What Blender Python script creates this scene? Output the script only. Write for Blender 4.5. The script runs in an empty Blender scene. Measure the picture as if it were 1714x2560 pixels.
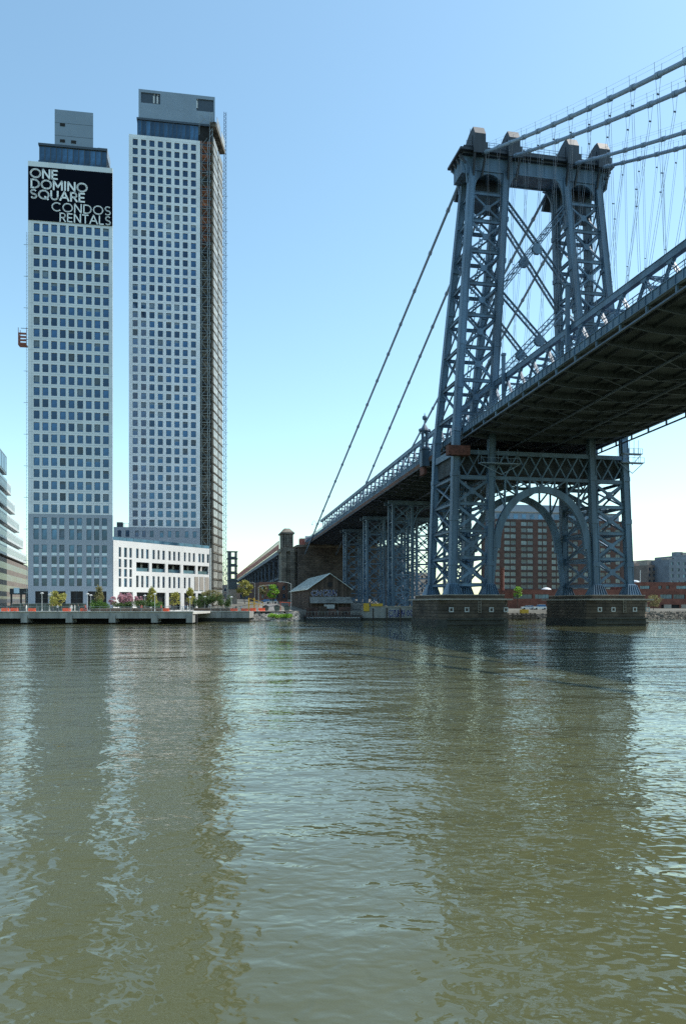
import bpy, bmesh, math, random
import numpy as np
from mathutils import Vector, Matrix

random.seed(7)
rng = np.random.default_rng(11)
R = math.radians
scene = bpy.context.scene
COL = scene.collection

# ------------------------------------------------------------------ camera
FPX, CX, YH, CAMH = 1900.0, 857.0, 1510.0, 4.8       # focal length, centre and horizon in photo pixels
cam_d = bpy.data.cameras.new('camera')
cam = bpy.data.objects.new('camera', cam_d)
COL.objects.link(cam)
cam.location = (0, 0, CAMH)
cam.rotation_euler = (R(90), 0, 0)
cam_d.sensor_fit = 'HORIZONTAL'
cam_d.sensor_width = 36.0
cam_d.lens = 36.0 * FPX / 1714.0
cam_d.shift_y = (YH - 1280.0) / 1714.0
cam_d.clip_start = 0.3
cam_d.clip_end = 12000
scene.camera = cam

# ------------------------------------------------------------------ sky and sun
SUN_EL, SUN_AZ = 56.0, 74.0          # azimuth clockwise (to the right) from the view direction +Y
world = bpy.data.worlds.new('World')
scene.world = world
world.use_nodes = True
wn = world.node_tree
wn.nodes.clear()
sky = wn.nodes.new('ShaderNodeTexSky')
sky.sky_type = 'NISHITA'
sky.sun_disc = False
sky.sun_elevation = R(SUN_EL)
sky.sun_rotation = R(SUN_AZ)
sky.air_density = 1.1
sky.dust_density = 0.7
sky.ozone_density = 1.0
bg = wn.nodes.new('ShaderNodeBackground')
bg.inputs['Strength'].default_value = 0.15
wo = wn.nodes.new('ShaderNodeOutputWorld')
tint = wn.nodes.new('ShaderNodeMix'); tint.data_type = 'RGBA'; tint.blend_type = 'MULTIPLY'    # the photo's cool white balance, the same in every direction
tint.inputs[0].default_value = 1.0; tint.inputs[7].default_value = (0.86, 1.005, 0.92, 1)
wn.links.new(sky.outputs[0], tint.inputs[6])
wn.links.new(tint.outputs[2], bg.inputs[0])
wn.links.new(bg.outputs[0], wo.inputs[0])

sun_d = bpy.data.lights.new('sun', 'SUN')
sun_d.energy = 3.6
sun_d.angle = R(0.53)
sun_d.color = (1.0, 0.95, 0.87)
sun = bpy.data.objects.new('sun', sun_d)
COL.objects.link(sun)
sv = Vector((math.sin(R(SUN_AZ)) * math.cos(R(SUN_EL)), math.cos(R(SUN_AZ)) * math.cos(R(SUN_EL)), math.sin(R(SUN_EL))))
sun.rotation_euler = sv.to_track_quat('Z', 'Y').to_euler()
sun.location = sv * 400

scene.view_settings.view_transform = 'Standard'
scene.view_settings.look = 'None'
scene.view_settings.exposure = 0.74
scene.view_settings.gamma = 1.0
scene.view_settings.use_curve_mapping = False
scene.render.engine = 'CYCLES'
scene.cycles.use_denoising = False
scene.cycles.max_bounces = 6
scene.cycles.diffuse_bounces = 3
scene.cycles.glossy_bounces = 3
scene.cycles.sample_clamp_indirect = 6.0
scene.cycles.caustics_reflective = False

# ------------------------------------------------------------------ helpers
def px(u, Y):                        # photo column u at distance Y -> world X
    return (u - CX) / FPX * Y
def pz(v, Y):                        # photo row v at distance Y -> world Z
    return CAMH + (YH - v) / FPX * Y

def tag(o, label=None, cat=None, group=None, kind=None):
    if label: o['label'] = label
    if cat: o['category'] = cat
    if group: o['group'] = group
    if kind: o['kind'] = kind
    return o

def empty(name, loc=(0, 0, 0), rz=0.0, label=None, cat=None, group=None):
    o = bpy.data.objects.new(name, None)
    o.empty_display_size = 0.5
    o.location = loc
    o.rotation_euler = (0, 0, rz)
    COL.objects.link(o)
    return tag(o, label, cat, group)

def place(name, me, parent=None, loc=(0, 0, 0), rz=0.0):
    o = bpy.data.objects.new(name, me)
    o.location = loc
    o.rotation_euler = (0, 0, rz)
    if parent is not None:
        o.parent = parent
    COL.objects.link(o)
    return o

BOXF = [(0, 3, 2, 1), (4, 5, 6, 7), (0, 1, 5, 4), (1, 2, 6, 5), (2, 3, 7, 6), (3, 0, 4, 7)]

class MB:
    """collects shapes into one mesh"""
    def __init__(self):
        self.v = []; self.f = []; self.m = []
    def add(self, vs, fs, mi=0):
        b = len(self.v)
        self.v.extend([tuple(p) for p in vs])
        for f in fs:
            self.f.append(tuple(b + i for i in f)); self.m.append(mi)
        return self
    def box(self, x0, x1, y0, y1, z0, z1, mi=0):
        return self.add([(x0, y0, z0), (x1, y0, z0), (x1, y1, z0), (x0, y1, z0), (x0, y0, z1), (x1, y0, z1), (x1, y1, z1), (x0, y1, z1)], BOXF, mi)
    def cbox(self, c, s, rz=0.0, mi=0):
        ca, sa = math.cos(rz), math.sin(rz)
        vs = []
        for dz in (-.5, .5):
            for dx, dy in ((-.5, -.5), (.5, -.5), (.5, .5), (-.5, .5)):
                x, y = dx * s[0], dy * s[1]
                vs.append((c[0] + x * ca - y * sa, c[1] + x * sa + y * ca, c[2] + dz * s[2]))
        return self.add(vs, BOXF, mi)
    def bar(self, p0, p1, w, h=None, up=(0, 0, 1), mi=0, w1=None, h1=None):
        """box from p0 to p1; w across (perpendicular to up), h along up"""
        h = w if h is None else h
        w1 = w if w1 is None else w1; h1 = h if h1 is None else h1
        p0 = Vector(p0); p1 = Vector(p1)
        d = (p1 - p0)
        if d.length < 1e-6: return self
        d.normalize(); u = Vector(up)
        if abs(d.dot(u)) > 0.995: u = Vector((0, 1, 0)) if abs(d.y) < .9 else Vector((1, 0, 0))
        a = d.cross(u).normalized(); b = a.cross(d).normalized()
        vs = []
        for p, ww, hh in ((p0, w, h), (p1, w1, h1)):
            for i, j in ((-.5, -.5), (.5, -.5), (.5, .5), (-.5, .5)):
                vs.append(p + a * (i * ww) + b * (j * hh))
        return self.add(vs, BOXF, mi)
    def laced(self, p0, p1, w, up, t=0.12, pitch=None, both=True, h=0.35, mi=0):
        """two flanges w apart joined by zig-zag lacing; up is normal to the lacing plane"""
        p0 = Vector(p0); p1 = Vector(p1); L = (p1 - p0).length
        d = (p1 - p0).normalized(); n = Vector(up).normalized()
        a = d.cross(n).normalized(); n = a.cross(d).normalized()
        for sgn in (-.5, .5):
            self.bar(p0 + a * (w * sgn), p1 + a * (w * sgn), t, h, n, mi)
        pitch = pitch or w * 1.1
        k = max(2, int(L / pitch))
        for off in ((-h * .42, h * .42) if both else (0,)):
            for i in range(k):
                q0 = p0 + d * (L * i / k) + a * (w * .5 * (1 if i % 2 else -1)) + n * off
                q1 = p0 + d * (L * (i + 1) / k) + a * (w * .5 * (-1 if i % 2 else 1)) + n * off
                self.bar(q0, q1, .09, .05, n, mi)
        return self
    def prism(self, poly, z0, z1, mi=0):
        n = len(poly)
        vs = [(x, y, z0) for x, y in poly] + [(x, y, z1) for x, y in poly]
        fs = [tuple(range(n))[::-1], tuple(range(n, 2 * n))]
        fs += [(i, (i + 1) % n, n + (i + 1) % n, n + i) for i in range(n)]
        return self.add(vs, fs, mi)
    def extrude(self, pts, d, mi=0):
        """closed polygon of 3D points extruded by vector d"""
        n = len(pts); d = Vector(d)
        vs = [Vector(p) for p in pts] + [Vector(p) + d for p in pts]
        fs = [tuple(range(n))[::-1], tuple(range(n, 2 * n))]
        fs += [(i, (i + 1) % n, n + (i + 1) % n, n + i) for i in range(n)]
        return self.add(vs, fs, mi)
    def tube(self, pts, r, n=6, r1=None, mi=0, caps=True):
        pts = [Vector(p) for p in pts]; N = len(pts); b = len(self.v)
        r1 = r if r1 is None else r1
        for i, p in enumerate(pts):
            d = (pts[min(i + 1, N - 1)] - pts[max(i - 1, 0)]).normalized()
            u = Vector((0, 0, 1)) if abs(d.z) < .95 else Vector((1, 0, 0))
            a = d.cross(u).normalized(); c = a.cross(d)
            rr = r + (r1 - r) * i / max(1, N - 1)
            for k in range(n):
                t = 2 * math.pi * k / n
                self.v.append(tuple(p + a * (math.cos(t) * rr) + c * (math.sin(t) * rr)))
        for i in range(N - 1):
            for k in range(n):
                self.f.append((b + i * n + k, b + i * n + (k + 1) % n, b + (i + 1) * n + (k + 1) % n, b + (i + 1) * n + k)); self.m.append(mi)
        if caps:
            self.f.append(tuple(b + k for k in range(n))[::-1]); self.m.append(mi)
            self.f.append(tuple(b + (N - 1) * n + k for k in range(n))); self.m.append(mi)
        return self
    def lathe(self, prof, c=(0, 0, 0), n=10, mi=0):
        b = len(self.v)
        for r, z in prof:
            for k in range(n):
                t = 2 * math.pi * k / n
                self.v.append((c[0] + r * math.cos(t), c[1] + r * math.sin(t), c[2] + z))
        for i in range(len(prof) - 1):
            for k in range(n):
                self.f.append((b + i * n + k, b + i * n + (k + 1) % n, b + (i + 1) * n + (k + 1) % n, b + (i + 1) * n + k)); self.m.append(mi)
        self.f.append(tuple(b + k for k in range(n))[::-1]); self.m.append(mi)
        self.f.append(tuple(b + (len(prof) - 1) * n + k for k in range(n))); self.m.append(mi)
        return self
    def mesh(self, name, mats, smooth=False):
        me = bpy.data.meshes.new(name)
        me.from_pydata(self.v, [], self.f)
        for m in (mats if isinstance(mats, (list, tuple)) else [mats]):
            me.materials.append(m)
        if any(self.m):
            me.polygons.foreach_set('material_index', self.m)
        if smooth:
            me.polygons.foreach_set('use_smooth', [True] * len(me.polygons))
        me.update()
        return me
    def build(self, name, mats, parent=None, loc=(0, 0, 0), rz=0.0, smooth=False):
        return place(name, self.mesh(name, mats, smooth), parent, loc, rz)

# ------------------------------------------------------------------ materials
def mat(name, col, rough=0.7, metal=0.0, var=0.12, scale=0.6, col2=None, streak=False, bump=0.0, bscale=8.0, spec=0.5, rand=0.0, panel=0.0, rust=0.0, block=None):
    m = bpy.data.materials.new(name); m.use_nodes = True
    nt = m.node_tree; N = nt.nodes; L = nt.links
    b = N['Principled BSDF']
    b.inputs['Roughness'].default_value = rough
    b.inputs['Metallic'].default_value = metal
    b.inputs['Specular IOR Level'].default_value = spec
    tc = N.new('ShaderNodeTexCoord')
    mp = N.new('ShaderNodeMapping')
    if streak: mp.inputs['Scale'].default_value = (1, 1, 0.12)
    L.new(tc.outputs['Object'], mp.inputs[0])
    nz = N.new('ShaderNodeTexNoise'); nz.inputs['Scale'].default_value = scale
    nz.inputs['Detail'].default_value = 6; nz.inputs['Roughness'].default_value = 0.65
    L.new(mp.outputs[0], nz.inputs['Vector'])
    c2 = col2 or tuple(c * (1 - 2.2 * var) for c in col)
    c1 = col if col2 else tuple(min(1, c * (1 + var)) for c in col)
    rp = N.new('ShaderNodeValToRGB')
    rp.color_ramp.elements[0].position = 0.32; rp.color_ramp.elements[1].position = 0.68
    rp.color_ramp.elements[0].color = (*c2, 1); rp.color_ramp.elements[1].color = (*c1, 1)
    L.new(nz.outputs[0], rp.inputs[0])
    out = rp.outputs[0]
    def mul(sock, fac_sock, lo, hi):
        mr = N.new('ShaderNodeMapRange'); mr.inputs['To Min'].default_value = lo; mr.inputs['To Max'].default_value = hi
        L.new(fac_sock, mr.inputs[0])
        mx = N.new('ShaderNodeMix'); mx.data_type = 'RGBA'; mx.blend_type = 'MULTIPLY'; mx.inputs[0].default_value = 1
        cb = N.new('ShaderNodeCombineColor')
        for k in range(3): L.new(mr.outputs[0], cb.inputs[k])
        L.new(sock, mx.inputs[6]); L.new(cb.outputs[0], mx.inputs[7])
        return mx.outputs[2]
    if rand:
        oi = N.new('ShaderNodeObjectInfo')
        out = mul(out, oi.outputs['Random'], 1 - rand, 1 + rand)
    if panel:
        at = N.new('ShaderNodeAttribute'); at.attribute_name = 'panel'
        out = mul(out, at.outputs['Fac'], 1 - panel, 1 + panel * .5)
    if rust:                                             # patches of rust and worn paint
        n5 = N.new('ShaderNodeTexNoise'); n5.inputs['Scale'].default_value = 0.9; n5.inputs['Detail'].default_value = 8; n5.inputs['Roughness'].default_value = .75
        m5 = N.new('ShaderNodeMapping'); m5.inputs['Scale'].default_value = (1, 1, .3); L.new(tc.outputs['Object'], m5.inputs[0]); L.new(m5.outputs[0], n5.inputs['Vector'])
        r5 = N.new('ShaderNodeMapRange'); r5.inputs['From Min'].default_value = .60; r5.inputs['From Max'].default_value = .72; r5.inputs['To Max'].default_value = rust; L.new(n5.outputs[0], r5.inputs[0])
        x5 = N.new('ShaderNodeMix'); x5.data_type = 'RGBA'; x5.inputs[7].default_value = (0.10, 0.062, 0.045, 1); L.new(r5.outputs[0], x5.inputs[0]); L.new(out, x5.inputs[6]); out = x5.outputs[2]
    if block:                                            # courses of stone or brick too small to pick apart
        sx5 = N.new('ShaderNodeSeparateXYZ'); L.new(tc.outputs['Object'], sx5.inputs[0])
        ad5 = N.new('ShaderNodeMath'); ad5.operation = 'ADD'; L.new(sx5.outputs[0], ad5.inputs[0]); L.new(sx5.outputs[1], ad5.inputs[1])
        cb5 = N.new('ShaderNodeCombineXYZ'); L.new(ad5.outputs[0], cb5.inputs[0]); L.new(sx5.outputs[2], cb5.inputs[1])
        bk5 = N.new('ShaderNodeTexBrick'); bk5.inputs['Scale'].default_value = 1.0; bk5.inputs['Brick Width'].default_value = block[0]; bk5.inputs['Row Height'].default_value = block[1]; bk5.inputs['Mortar Size'].default_value = block[2]
        bk5.inputs['Color1'].default_value = (.72, .72, .72, 1); bk5.inputs['Color2'].default_value = (1.25, 1.22, 1.18, 1); bk5.inputs['Mortar'].default_value = (.45, .45, .45, 1)
        L.new(cb5.outputs[0], bk5.inputs['Vector'])
        x6 = N.new('ShaderNodeMix'); x6.data_type = 'RGBA'; x6.blend_type = 'MULTIPLY'; x6.inputs[0].default_value = 1; L.new(out, x6.inputs[6]); L.new(bk5.outputs[0], x6.inputs[7]); out = x6.outputs[2]
    L.new(out, b.inputs['Base Color'])
    if bump:
        n2 = N.new('ShaderNodeTexNoise'); n2.inputs['Scale'].default_value = bscale; n2.inputs['Detail'].default_value = 5
        L.new(tc.outputs['Object'], n2.inputs['Vector'])
        bp = N.new('ShaderNodeBump'); bp.inputs['Strength'].default_value = bump; bp.inputs['Distance'].default_value = 0.1
        L.new(n2.outputs[0], bp.inputs['Height']); L.new(bp.outputs[0], b.inputs['Normal'])
    return m

def leafmat(name, col, var=0.35):
    m = bpy.data.materials.new(name); m.use_nodes = True
    nt = m.node_tree; N = nt.nodes; L = nt.links
    b = N['Principled BSDF']; b.inputs['Roughness'].default_value = 0.6
    at = N.new('ShaderNodeAttribute'); at.attribute_name = 'panel'
    rp = N.new('ShaderNodeValToRGB')
    rp.color_ramp.elements[0].color = (*[c * (1 - var) for c in col], 1)
    rp.color_ramp.elements[1].color = (*[min(1, c * (1 + var)) for c in col], 1)
    L.new(at.outputs['Fac'], rp.inputs[0]); L.new(rp.outputs[0], b.inputs['Base Color'])
    tr = N.new('ShaderNodeBsdfTranslucent'); L.new(rp.outputs[0], tr.inputs[0])
    mx = N.new('ShaderNodeMixShader'); mx.inputs[0].default_value = 0.35
    L.new(b.outputs[0], mx.inputs[1]); L.new(tr.outputs[0], mx.inputs[2]); L.new(mx.outputs[0], N['Material Output'].inputs[0])
    return m

M = {}
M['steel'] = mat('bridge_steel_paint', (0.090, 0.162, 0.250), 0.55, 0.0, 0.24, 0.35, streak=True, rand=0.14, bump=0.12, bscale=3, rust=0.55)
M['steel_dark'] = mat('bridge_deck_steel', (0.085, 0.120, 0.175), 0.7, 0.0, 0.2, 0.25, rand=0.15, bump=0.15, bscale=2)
M['steel_cable'] = mat('cable_paint', (0.20, 0.285, 0.40), 0.5, 0.0, 0.08, 1.0)
M['rope'] = mat('suspender_rope', (0.09, 0.12, 0.16), 0.6, 0.2, 0.05, 1.0)
M['rust'] = mat('rusty_plate', (0.115, 0.06, 0.045), 0.85, 0.0, 0.3, 0.5, bump=0.2)
M['housing'] = mat('saddle_housing_paint', (0.030, 0.042, 0.060), 0.6, 0.0, 0.2, 0.4, streak=True)
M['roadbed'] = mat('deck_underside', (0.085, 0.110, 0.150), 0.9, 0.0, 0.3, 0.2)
M['shield'] = mat('dark_work_shield', (0.045, 0.058, 0.070), 0.9, 0.0, 0.35, 0.3)
M['orange_net'] = mat('orange_netting', (0.125, 0.05, 0.04), 0.9, 0.0, 0.3, 1.5)
M['masonry'] = mat('pier_granite', (0.092, 0.072, 0.055), 0.9, 0.0, 0.28, 0.25, bump=0.5, bscale=2.5, block=(1.6, .7, .05))
M['coping'] = mat('pier_coping', (0.33, 0.30, 0.26), 0.85, 0.0, 0.15, 0.8)
M['tidal'] = mat('tide_stain', (0.035, 0.036, 0.028), 0.7, 0.0, 0.3, 0.6, bump=0.4)
M['white_sign'] = mat('white_marker', (0.42, 0.43, 0.43), 0.6, 0.0, 0.15, 2)
M['stone_dark'] = mat('anchorage_shaded_stone', (0.10, 0.085, 0.075), 0.9, 0.0, 0.3, 0.15, bump=0.3, bscale=1.2, block=(2.4, 1.0, .06))  # darker copy of the anchorage stone, shade below the deck put into its colour
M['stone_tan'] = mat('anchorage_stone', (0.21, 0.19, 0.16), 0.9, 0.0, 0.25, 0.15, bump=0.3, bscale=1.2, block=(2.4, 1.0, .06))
M['red_rail'] = mat('red_railing_paint', (0.42, 0.15, 0.12), 0.7, 0.0, 0.15, 0.8)
M['clad'] = mat('white_precast', (0.68, 0.735, 0.78), 0.6, 0.0, 0.02, 0.08, panel=0.08)
M['clad_dark'] = mat('grey_precast', (0.30, 0.35, 0.42), 0.6, 0.0, 0.03, 0.1, panel=0.08)
M['clad_warm'] = mat('podium_precast', (0.68, 0.67, 0.66), 0.65, 0.0, 0.02, 0.1, panel=0.05)
M['mech'] = mat('mechanical_cladding', (0.22, 0.29, 0.37), 0.55, 0.1, 0.04, 0.15, panel=0.06)
M['mullion'] = mat('window_frame_metal', (0.06, 0.08, 0.10), 0.4, 0.4, 0.05, 1)
M['spandrel'] = mat('pale_spandrel', (0.55, 0.66, 0.72), 0.3, 0.0, 0.05, 1, rand=0.08)
M['glass'] = mat('window_glass', (0.045, 0.115, 0.215), 0.07, 0.45, 0.25, 0.25, rand=0.5, spec=0.8)
M['glass_far'] = mat('brick_block_glass', (0.13, 0.165, 0.19), 0.15, 0.3, 0.2, 0.3, rand=0.5)
M['spandrel_dark'] = mat('dark_spandrel', (0.075, 0.05, 0.042), 0.85, 0.0, 0.2, 0.5)
M['glass_ph'] = mat('penthouse_glass', (0.05, 0.12, 0.20), 0.06, 0.5, 0.25, 0.3, rand=0.45, spec=0.8)
M['blind'] = mat('window_blind', (0.13, 0.19, 0.25), 0.5, 0.0, 0.2, 0.6, rand=0.5)
M['glass_pale'] = mat('pale_panel', (0.34, 0.34, 0.31), 0.35, 0.0, 0.25, 0.8, rand=0.25)
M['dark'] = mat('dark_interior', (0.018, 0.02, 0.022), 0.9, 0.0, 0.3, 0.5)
M['net'] = mat('debris_netting', (0.135, 0.12, 0.095), 0.95, 0.0, 0.4, 0.4, rand=0.45)
M['net_orange'] = mat('orange_debris_netting', (0.30, 0.105, 0.05), 0.95, 0.0, 0.4, 0.4, rand=0.3)
M['scaffold'] = mat('scaffold_tube', (0.30, 0.34, 0.35), 0.45, 0.5, 0.1, 2)
M['hoist'] = mat('hoist_mast', (0.07, 0.11, 0.19), 0.5, 0.2, 0.1, 2)
M['hoist_red'] = mat('hoist_cage', (0.30, 0.09, 0.055), 0.6, 0.1, 0.2, 2)
M['banner'] = mat('banner_vinyl', (0.004, 0.006, 0.013), 0.95, 0.0, 0.05, 0.3, spec=0.08)
M['letter'] = mat('banner_letters', (0.88, 0.92, 0.94), 0.6, 0.0, 0.01, 1)
M['brown_clad'] = mat('brown_brick', (0.20, 0.165, 0.14), 0.85, 0.0, 0.15, 0.3)
M['pale_clad'] = mat('zinc_white_slab', (0.50, 0.53, 0.53), 0.6, 0.0, 0.06, 0.3)
M['brick'] = mat('red_brick', (0.115, 0.064, 0.052), 0.9, 0.0, 0.15, 0.6)
M['brick2'] = mat('red_brick_low', (0.20, 0.075, 0.055), 0.9, 0.0, 0.2, 0.4)
M['concrete'] = mat('wharf_concrete', (0.30, 0.30, 0.29), 0.85, 0.0, 0.2, 0.5, streak=True, bump=0.2)
M['concrete_lt'] = mat('pale_paving', (0.52, 0.51, 0.48), 0.85, 0.0, 0.1, 0.5)
M['ground'] = mat('shore_ground', (0.12, 0.115, 0.095), 0.95, 0.0, 0.3, 0.08, bump=0.3)
M['asphalt'] = mat('asphalt', (0.16, 0.155, 0.15), 0.9, 0.0, 0.2, 0.3)
M['rock'] = mat('riprap_stone', (0.34, 0.32, 0.29), 0.9, 0.0, 0.2, 0.9, bump=0.4, panel=0.65)
M['rock_tan'] = mat('tan_riprap', (0.20, 0.175, 0.14), 0.9, 0.0, 0.25, 0.9, bump=0.4, panel=0.6)
M['rock_dark'] = mat('dark_riprap', (0.12, 0.11, 0.095), 0.9, 0.0, 0.3, 0.9, bump=0.4)
M['wood'] = mat('weathered_boards', (0.085, 0.062, 0.05), 0.9, 0.0, 0.3, 0.8, streak=True, rand=0.3, bump=0.3)
M['tinroof'] = mat('corrugated_tin', (0.42, 0.47, 0.50), 0.35, 0.5, 0.12, 0.4)
M['awning'] = mat('grey_awning', (0.19, 0.20, 0.195), 0.7, 0.0, 0.3, 0.4)
M['rust_red'] = mat('rusty_barge', (0.09, 0.05, 0.042), 0.85, 0.0, 0.4, 0.5, bump=0.3)
M['graf_blue'] = mat('graffiti_blue', (0.02, 0.03, 0.13), 0.7, 0.0, 0.1, 2)
M['graf_white'] = mat('graffiti_white', (0.62, 0.63, 0.66), 0.7, 0.0, 0.1, 2)
M['orange'] = mat('orange_plastic', (0.75, 0.10, 0.03), 0.5, 0.0, 0.1, 1)
M['yellow'] = mat('yellow_paint', (0.62, 0.38, 0.03), 0.55, 0.0, 0.1, 1)
M['lamp'] = mat('lamp_metal', (0.55, 0.57, 0.57), 0.4, 0.3, 0.05, 2)
M['black'] = mat('black_metal', (0.02, 0.022, 0.025), 0.5, 0.2, 0.1, 2)
M['fence'] = mat('fence_mesh', (0.06, 0.085, 0.075), 0.8, 0.0, 0.2, 1)
M['planter'] = mat('corten_planter', (0.13, 0.085, 0.06), 0.85, 0.0, 0.2, 0.8)
M['bark'] = mat('bark', (0.075, 0.055, 0.04), 0.95, 0.0, 0.25, 2, bump=0.5)
M['car_white'] = mat('car_paint_white', (0.7, 0.71, 0.72), 0.25, 0.0, 0.02, 1)
M['car_blue'] = mat('car_paint_blue', (0.04, 0.12, 0.3), 0.25, 0.2, 0.02, 1)
M['car_grey'] = mat('car_paint_grey', (0.12, 0.125, 0.13), 0.25, 0.3, 0.02, 1)
M['rubber'] = mat('tyre_rubber', (0.02, 0.02, 0.02), 0.9, 0.0, 0.05, 2)
M['far1'] = mat('far_wall_brown', (0.20, 0.165, 0.15), 0.9, 0.0, 0.15, 0.2)
M['far2'] = mat('far_wall_blue', (0.19, 0.22, 0.26), 0.9, 0.0, 0.12, 0.2)
M['far3'] = mat('far_wall_tan', (0.36, 0.32, 0.28), 0.9, 0.0, 0.1, 0.2)
M['leaf_yellow'] = leafmat('leaf_yellow_green', (0.33, 0.32, 0.075))
M['leaf_olive'] = leafmat('leaf_olive', (0.23, 0.215, 0.09))
M['leaf_green'] = leafmat('leaf_green', (0.095, 0.19, 0.035))
M['leaf_dark'] = leafmat('leaf_dark_green', (0.065, 0.115, 0.028))
M['leaf_bright'] = leafmat('leaf_bright_green', (0.20, 0.38, 0.035))
M['leaf_pink'] = leafmat('blossom_pink', (0.50, 0.27, 0.32), 0.25)

# water: murky green body, calm surface with ripples of several sizes (bump only drives the normal)
def water_mat():
    m = bpy.data.materials.new('river_water'); m.use_nodes = True
    nt = m.node_tree; N = nt.nodes; L = nt.links
    b = N['Principled BSDF']
    b.inputs['Roughness'].default_value = 0.0
    b.inputs['IOR'].default_value = 1.5
    tc = N.new('ShaderNodeTexCoord')
    # silt clouds in the water body
    n0 = N.new('ShaderNodeTexNoise'); n0.inputs['Scale'].default_value = 0.035; n0.inputs['Detail'].default_value = 4
    L.new(tc.outputs['Object'], n0.inputs['Vector'])
    rp = N.new('ShaderNodeValToRGB')
    rp.color_ramp.elements[0].position = .35; rp.color_ramp.elements[1].position = .7
    rp.color_ramp.elements[0].color = (0.066, 0.070, 0.032, 1); rp.color_ramp.elements[1].color = (0.090, 0.094, 0.049, 1)
    L.new(n0.outputs[0], rp.inputs[0]); L.new(rp.outputs[0], b.inputs['Base Color'])
    acc = None
    def layer(scale, sx, sy, rot, amp, detail=2.0, dist=0.0):
        nonlocal acc
        mp = N.new('ShaderNodeMapping'); mp.inputs['Scale'].default_value = (sx, sy, 1); mp.inputs['Rotation'].default_value = (0, 0, R(rot))
        L.new(tc.outputs['Object'], mp.inputs[0])
        nz = N.new('ShaderNodeTexNoise'); nz.inputs['Scale'].default_value = scale; nz.inputs['Detail'].default_value = detail
        nz.inputs['Roughness'].default_value = 0.5; nz.inputs['Distortion'].default_value = dist
        L.new(mp.outputs[0], nz.inputs['Vector'])
        ml = N.new('ShaderNodeMath'); ml.operation = 'MULTIPLY'; ml.inputs[1].default_value = amp
        L.new(nz.outputs[0], ml.inputs[0])
        if acc is None: acc = ml.outputs[0]
        else:
            ad = N.new('ShaderNodeMath'); ad.operation = 'ADD'; L.new(acc, ad.inputs[0]); L.new(ml.outputs[0], ad.inputs[1]); acc = ad.outputs[0]
    for a in WATER_LAYERS: layer(*a)
    # long crested wash crossing the river
    for rot, amp, scl in ((72, 0.030, 0.085), (108, 0.016, 0.16)):
        mp = N.new('ShaderNodeMapping'); mp.inputs['Rotation'].default_value = (0, 0, R(rot)); L.new(tc.outputs['Object'], mp.inputs[0])
        wv = N.new('ShaderNodeTexWave'); wv.inputs['Scale'].default_value = scl; wv.inputs['Distortion'].default_value = 7.0; wv.inputs['Detail'].default_value = 2.0; wv.inputs['Detail Scale'].default_value = 0.7
        L.new(mp.outputs[0], wv.inputs['Vector'])
        ml = N.new('ShaderNodeMath'); ml.operation = 'MULTIPLY'; ml.inputs[1].default_value = amp; L.new(wv.outputs['Fac'], ml.inputs[0])
        ad = N.new('ShaderNodeMath'); ad.operation = 'ADD'; L.new(acc, ad.inputs[0]); L.new(ml.outputs[0], ad.inputs[1]); acc = ad.outputs[0]
    # wind patches: ripples stronger in some areas than in others
    n3 = N.new('ShaderNodeTexNoise'); n3.inputs['Scale'].default_value = 0.06; n3.inputs['Detail'].default_value = 3
    L.new(tc.outputs['Object'], n3.inputs['Vector'])
    mr = N.new('ShaderNodeMapRange'); mr.inputs['From Min'].default_value = .35; mr.inputs['From Max'].default_value = .65
    mr.inputs['To Min'].default_value = 0.40; mr.inputs['To Max'].default_value = 1.30
    L.new(n3.outputs[0], mr.inputs[0])
    ml = N.new('ShaderNodeMath'); ml.operation = 'MULTIPLY'; L.new(acc, ml.inputs[0]); L.new(mr.outputs[0], ml.inputs[1])
    bp = N.new('ShaderNodeBump'); bp.inputs['Strength'].default_value = 1.0; bp.inputs['Distance'].default_value = 1.0
    L.new(ml.outputs[0], bp.inputs['Height']); L.new(bp.outputs[0], b.inputs['Normal'])
    return m
#               scale  sx   sy   rot   amp
WATER_LAYERS = [(0.11, 1.0, 1.6, 10, 0.17, 1.0, 0.0),
                (0.5, 0.8, 1.7, -8, 0.045, 1.5, 0.3),
                (1.2, 0.85, 1.5, 14, 0.030, 1.0, 0.4),
                (2.4, 0.9, 1.2, -9, 0.040, 1.0, 0.5),
                (5.5, 0.9, 1.2, 8, 0.0085, 1.0, 0.4)]
M['water'] = water_mat()

# ------------------------------------------------------------------ water, ground and shore
def sheet(name, poly, z, m, kind='structure'):
    me = bpy.data.meshes.new(name)
    me.from_pydata([(x, y, z) for x, y in poly], [], [tuple(range(len(poly)))])
    me.materials.append(m)
    o = place(name, me); o['kind'] = kind
    return o
sheet('water', [(-1500, -400), (1500, -400), (1500, 300), (-1500, 300)], 0.0, M['water'])

# shoreline (u, Y): points where the land meets the water, left to right
SH = [(-900, 214), (-45, 214), (px(735, 216), 216), (px(742, 222), 222), (px(965, 222), 224), (px(990, 236), 236), (px(1400, 244), 244), (px(1714, 240), 240), (200, 242), (900, 240)]
def ground_z(x, y):
    """land rises gently inland, a little more along the street below the bridge"""
    d = max(0.0, y - 222)
    return 2.55 + min(5.0, d * 0.030) * (1.0 if x < 20 else 0.25)
gm = MB()
xs = [-3000, -900, -200, -110] + list(np.linspace(-90, 130, 45)) + [170, 240, 500, 900, 3000]
def shore_y(x):
    for (x0, y0), (x1, y1) in zip(SH, SH[1:]):
        if x0 <= x <= x1: return y0 + (y1 - y0) * (x - x0) / max(1e-6, x1 - x0)
    return SH[0][1] if x < SH[0][0] else SH[-1][1]
rows = [-1.5, 0, 4, 10, 20, 35, 55, 80, 110, 150, 220, 400, 1200, 6000]
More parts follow.
